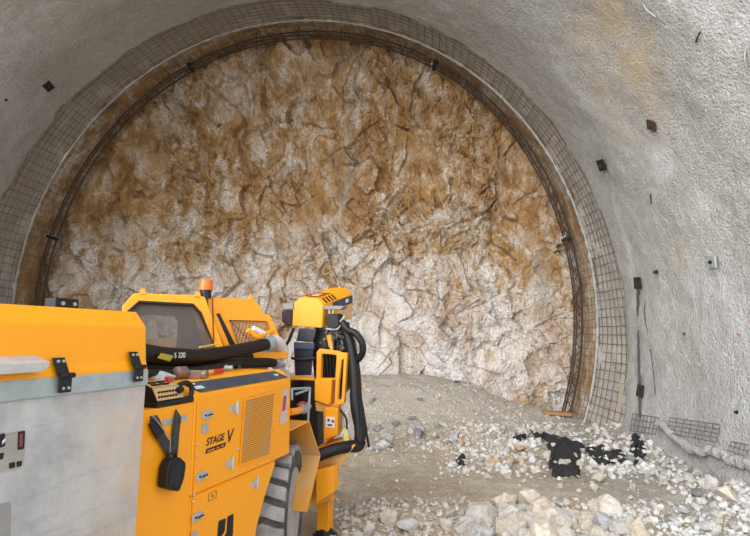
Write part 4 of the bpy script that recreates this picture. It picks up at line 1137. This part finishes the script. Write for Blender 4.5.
mb.build('hydraulic_fittings', paint('fitting_grey', (.10, .10, .10), .5, .3, (.40, .38, .34), .7, 14), mach)
mb = MB(); mb.cyl(depth(329, 335, 5.6), depth(332, 350, 5.6), .03, 10); mb.build('brass_cartridge', yellow_dusty, mach)
for k in range(5):
    hose([depth(322 + k * 4, 340, 5.6), depth(323 + k * 3.6, 356, 5.58), depth(325 + k * 3, 378, 5.6)], .014, 'inner_hose', n=8)
# yellow guard frame and column
YF = 5.5
fo = [(316.2, 402), (316.5, 352), (319, 348.5), (345, 352.5), (346, 356), (343.5, 404)]
mb = MB(); mb.ring([depth(*p, YF) for p in [(316, 380), (316.5, 352), (319.5, 348.5), (340, 351.3), (340, 355), (338, 380)]], [depth(*p, YF) for p in [(320.5, 378), (321.2, 356), (322, 353.5), (336, 355), (336.5, 357), (335, 378)]], FWD * .06)
gf = mb.build('guard_frame', yellow, mach, bevel=.005)
mb = MB(); mb.ring([depth(*p, YF - .1) for p in rl] if False else [depth(*p, YF - .1) for p in ((337.2, 352), (347, 353), (344, 403), (340, 405), (334.5, 404.5), (335.5, 380))], [depth(*p, YF - .1) for p in ((341.3, 360), (343.8, 359), (341.5, 398), (340, 400), (337.5, 400), (338.5, 382))], FWD * .05); mb.build('slotted_plate', yellow, mach, bevel=.004)
mb = MB(); mb.prism([depth(*p, YF - .05) for p in ((314.5, 379), (332, 379.5), (330.5, 403), (328, 405), (314.5, 400.5))], FWD * .2); mb.build('slew_box', yellow, mach, bevel=.008)
mb = MB(); mb.prism([depth(*p, YF) for p in ((315, 402), (339, 404), (338.5, 432), (324, 445), (323, 412), (316, 411))], FWD * .12); mb.build('boom_column', yellow_dusty, mach, bevel=.006)
mb = MB(); mb.prism([depth(*p, YF - .08) for p in ((325, 407), (338.5, 408), (337.5, 435), (324, 440))], FWD * .1); pl = mb.build('column_plate', yellow, mach, bevel=.006)
mb = MB(); mb.prism([depth(*p, YF - .085) for p in ((326, 416.5), (335, 417.5), (334.3, 428), (325.5, 427))], FWD * .01); stk = mb.build('warning_sticker', white, pl)
mb = MB(); mb.prism([depth(*p, YF - .089) for p in ((331.5, 420), (334.3, 420.3), (334, 422.8), (331.5, 422.5))], FWD * .005); mb.build('red_mark', red, stk)
mb = MB(); mb.prism([depth(*p, YF - .089) for p in ((327.5, 424), (332, 424.5), (332, 426), (327.5, 425.6))], FWD * .005); mb.prism([depth(*p, YF - .089) for p in ((327.5, 419), (329.5, 419.2), (329.5, 421.5), (327.5, 421.3))], FWD * .005); mb.build('print', blackm, stk)
mb = MB(); mb.prism([depth(*p, YF + .05) for p in ((293, 377), (317, 379), (318, 455), (309, 470), (305, 424), (293, 420))], FWD * .15); mb.build('frame_back_plate', blackm, mach)
mb = MB(); mb.prism([depth(*p, YF - .02) for p in ((291, 376), (314, 377.5), (314, 380.5), (291, 379.5))], FWD * .05); mb.build('cross_bar', yellow, mach)
# black hoses on the right of the boom
hose([depth(342, 322, 5.5), depth(348, 330, 5.45), depth(355, 333, 5.42), depth(362, 343, 5.42), depth(362, 354, 5.45), depth(355, 361, 5.5), depth(347, 359, 5.55)], .036, 'boom_hose', n=12)
hose([depth(345, 326, 5.55), depth(350.5, 345, 5.5), depth(354, 375, 5.45), depth(355, 405, 5.4), depth(359, 428, 5.38), depth(359, 441, 5.36)], .050, 'boom_hose')
hose([depth(351, 340, 5.6), depth(356, 370, 5.55), depth(358, 400, 5.48), depth(362, 425, 5.46), depth(361, 440, 5.42)], .045, 'boom_hose')
hose([depth(349, 335, 5.55), depth(352, 360, 5.5), depth(354, 385, 5.42), depth(357, 415, 5.36), depth(358, 436, 5.34)], .030, 'boom_hose')
hose([depth(361, 440, 5.36), depth(358, 446, 5.35), depth(350, 446.5, 5.2), depth(336, 449, 5.08), depth(322, 454, 5.02), depth(312, 458, 5.02)], .058, 'boom_hose')
hose([depth(354, 362, 5.5), depth(358, 385, 5.5), depth(363, 410, 5.5), depth(366, 430, 5.5), depth(369, 447, 5.5)], .014, 'control_line', n=8)
hose([depth(356, 352, 5.6), depth(359, 370, 5.6), depth(362, 390, 5.6)], .014, 'control_line', yellow, n=8)
mb = MB(); mb.tube([depth(344.5, 434, 5.26), depth(347.5, 446, 5.24)], .03, 10); mb.prism([depth(*p, 5.2) for p in ((343, 428), (347, 430), (350, 449), (345.5, 450))], FWD * .02); mb.build('yellow_tag', paint('pale_yellow_tag', (.62, .58, .22), .6), mach)
hose([depth(341, 405, 5.4), depth(344, 412, 5.4), depth(343, 424, 5.4), depth(346, 432, 5.4)], .010, 'control_line', zinc, n=8)
hose([depth(340, 410, 5.38), depth(346, 418, 5.38), depth(347, 430, 5.38)], .010, 'control_line', n=8)

# ------------------------------------------------------------------ loose things on the machine
# the top of the housing
ZT = 1.645
def top(px, py, z=ZT): return to_m(at_z(px, py, z))
hm = empty('hammer', world(top(190, 377)) + Vector((0, 0, .02)))
tag(hm, 'hammer with wooden handle and red grip lying on the engine housing under the hoses', 'hammer')
HO = world(top(190, 377)) + Vector((0, 0, .02))
def hw(px, py, dz=0): return world(top(px, py)) + Vector((0, 0, .02 + dz)) - HO
a, b, c = hw(194, 377.5), hw(212, 374.8), hw(222, 373.5)
mb = MB(); mb.tube([a, a.lerp(b, .5), b], .016, 10); mb.build('handle', tan, hm)
mb = MB(); mb.tube([b, b.lerp(c, .5), c], .018, 10); mb.build('grip', red, hm)
hd = (b - a).normalized(); hx = hd.cross(Vector((0, 0, 1))).normalized()
mb = MB(); mb.obox(a, hd * .028, hx * .06, Vector((0, 0, .026))); mb.cyl(a + hx * .06, a + hx * .09, .03, 12); mb.cyl(a - hx * .06, a - hx * .085, .026, 12); mb.build('head', paint('dull_steel', (.30, .25, .20), .5, .5, (.20, .10, .06), .7, 20), hm, bevel=.004)
cp = world(top(181, 378)); mb = MB(); mb.lathe((0, 0, 0), (.3, 1, .0), [(-.05, .02), (-.04, .04), (.03, .04), (.04, .026), (.06, .022)], 16)
o = mb.build('hose_coupling', paint('brown_steel', (.20, .11, .08), .5, .4, (.34, .30, .26), .7, 20)); o.location = cp + Vector((0, 0, .034)); tag(o, 'brown steel hose coupling lying beside the hammer head', 'coupling')
cp = world(top(238, 368.5)); mb = MB(); mb.lathe((0, 0, 0), UP, [(0, .026), (.045, .026), (.05, .02), (.065, .02)], 16); gb = empty('bottle', cp)
mb.build('body', green, gb); mb = MB(); mb.lathe((0, 0, 0), UP, [(.064, .022), (.085, .022)], 14); mb.build('cap', green, gb)
tag(gb, 'small dark green bottle standing on the engine housing below the big hose', 'bottle')
cp = world(top(226, 371)); mb = MB(); mb.lathe((0, 0, .0), (1, .2, 0), [(-.04, .022), (-.01, .026), (.02, .018), (.05, .02)], 12); o = mb.build('pipe_fitting', zinc); o.location = cp + Vector((0, 0, .024)); tag(o, 'small grey pipe fitting lying left of the green bottle', 'fitting')
cp = world(top(163, 380)); mb = MB(); RB = random.Random(4)
mb.lathe((0, 0, 0), UP, [(0, .07), (.02, .075), (.035, .05), (.05, .02)], 16); mb.v = [v * (1 + .35 * noise.noise(v * 22)) for v in mb.v]
o = mb.build('rag', paint('rag_cloth', (.45, .44, .42), .9, 0, (.22, .18, .16), .8, 25), sharp=80); o.location = cp; tag(o, 'crumpled grey rag on the housing behind the remote control', 'rag')

# remote control unit on the shelf
RCc = side(166, 398, S0 + .07)
rc = empty('remote_control', world(mw(0, 0, 0) + ROOT + Vector((RCc.x, RCc.y, zs))) if False else world(Vector((RCc.x, RCc.y, zs + .002))), pi / 2 - MH)
tag(rc, 'tan and black radio remote control box on the yellow shelf with its strap hanging down', 'remote control')
mb = MB(); mb.box((-.15, -.075, 0), (.15, .075, .03)); mb.build('base', black, rc, bevel=.008)
mb = MB(); mb.prism([(-.15, -.07, .03), (-.15, .07, .03), (-.15, .05, .125), (-.15, -.03, .10)], FWD * .22); bx = mb.build('case', black, rc, bevel=.006)
fp = [Vector((0, -.071, .033)), Vector((0, -.032, .10))]
def fpt(x, t, h=0):                   # on the sloped front panel
    n = Vector((0, -.86, .5)); return Vector((x, 0, 0)) + fp[0].lerp(fp[1], t) + n * h
mb = MB(); mb.prism([fpt(-.148, .02), fpt(.06, .02), fpt(.06, .98), fpt(-.148, .98)], Vector((0, -.86, .5)) * .003); fpan = mb.build('front_panel', tan, rc)
mb = MB(); mb.prism([(-.148, -.03, .101), (.06, -.03, .101), (.06, .045, .127), (-.148, .045, .127)], UP * .003); tp = mb.build('top_panel', tan, rc)
mb = MB()
for k in range(7):
    x = -.13 + k * .022; mb.cyl(fpt(x, .25, .003), fpt(x, .25, .012), .006, 8); mb.cyl(fpt(x + .01, .6, .003), fpt(x + .01, .6, .012), .006, 8)
mb.build('buttons', black, fpan)
mb = MB(); mb.cyl(fpt(.035, .55, .003), fpt(.035, .55, .03), .02, 12); mb.build('joystick', black, fpan)
mb = MB()
for y in (-.01, .02):
    for x in (-.13, -.06): mb.obox(Vector((x + .03, y, .118 + y * .35)), FWD * .028, LEFT * .010, UP * .004)
mb.build('displays', blackm, tp)
mb = MB(); mb.lathe(Vector((.03, .015, .118)), UP, [(0, .016), (.012, .016), (.014, .022), (.026, .022), (.030, .016)], 16); mb.build('stop_button', red, tp)
mb = MB(); mb.tube(smooth_path([(.06, -.05, .02), (.12, -.055, .02), (.155, -.05, .05), (.15, -.045, .09), (.11, -.04, .11), (.06, -.03, .10)], 6), .014, 10); mb.build('side_handle', black, rc)
# strap and holster
def st(px, py, off): return side(px, py, S0 - off) - Vector((RCc.x, RCc.y, zs + .002))
def band(pts, wv, th, name, mat, offs):
    P = smooth_path([st(x, y, o) for (x, y), o in zip(pts, offs)], 6); mb = MB(); m = len(P)
    vs, fs_ = [], []
    for k, p in enumerate(P):
        t = (P[min(k + 1, m - 1)] - P[max(k - 1, 0)]).normalized(); s = t.cross(LEFT).normalized() * wv
        if s.x < 0: s = -s
        vs += [p - s - LEFT * th, p + s - LEFT * th, p + s + LEFT * th, p - s + LEFT * th]
    for k in range(m - 1):
        for q in range(4): fs_.append((k * 4 + q, k * 4 + (q + 1) % 4, k * 4 + 4 + (q + 1) % 4, k * 4 + 4 + q))
    fs_ += [(3, 2, 1, 0), tuple((m - 1) * 4 + q for q in range(4))]
    mb.add(vs, fs_); return mb.build(name, mat, rc)
band([(152, 413), (156, 422), (162, 438), (168, 447), (172, 455)], .027, .002, 'strap', webbing, [-.01, .015, .02, .02, .025])
band([(177, 409), (178, 416), (176, 432), (175, 446), (174, 457)], .027, .002, 'strap', webbing, [-.02, .012, .015, .015, .02])
mb = MB(); a = st(154, 421, .03); b = st(161, 436, .035); d = (b - a); s = d.cross(LEFT).normalized() * .026
mb.prism([a - s, b - s, b + s, a + s], LEFT * .018); mb.build('buckle', black, rc, bevel=.005)
mb = MB(); mb.tube(smooth_path([st(153, 416, .04), st(164, 430, .04), st(170, 438, .04), st(170, 450, .04), st(172, 458, .035)], 6), .0025, 6); tag(mb.build('cord', wire_grey, rc), 'thin pale cord')
mb = MB(); mb.prism(rounded([st(172, 459, .07), st(181, 457, .07), st(187, 463, .07), st(185, 478, .07), st(180, 492, .07), st(166, 488, .07), st(168, 468, .07)], .02), LEFT * .062); pc = mb.build('pouch', black, rc, bevel=.010)
mb = MB(); mb.prism(rounded([st(172, 464, .074), st(180, 462.5, .074), st(181, 474, .074), st(177.5, 487, .074), st(169, 485, .074), st(170.5, 470, .074)], .010), LEFT * .006); mb.build('pouch_pad', blackm, pc, bevel=.002)
mb = MB(); mb.ring([st(168, 453, .05), st(178, 452, .05), st(177, 459, .05), st(168, 461, .05)], [st(170, 455, .05), st(176, 454.2, .05), st(175.5, 457.5, .05), st(170, 458.5, .05)], LEFT * .008); mb.build('strap_ring', blackm, rc)

# ------------------------------------------------------------------ light
w = bpy.data.worlds.new('sky'); SC.world = w; w.use_nodes = True
nt = w.node_tree; bg = nt.nodes['Background']
tc = N(nt, 'ShaderNodeTexCoord'); sx = N(nt, 'ShaderNodeSeparateXYZ'); nt.links.new(tc.outputs['Generated'], sx.inputs[0])
r = ramp(nt, sx.outputs[2], [(0, (.62, .62, .60)), (.25, (.92, .95, 1.0)), (1, (.80, .88, 1.0))]); nt.links.new(r.outputs[0], bg.inputs[0])
bg.inputs[1].default_value = 1.25
sun = bpy.data.lights.new('sun', 'SUN'); sun.energy = 2.5; sun.angle = radians(60); sun.color = (1, .985, .96)
so_ = bpy.data.objects.new('sun', sun); COL.objects.link(so_)
so_.rotation_euler = Vector((.62, 1.0, -.42)).to_track_quat('-Z', 'Y').to_euler()
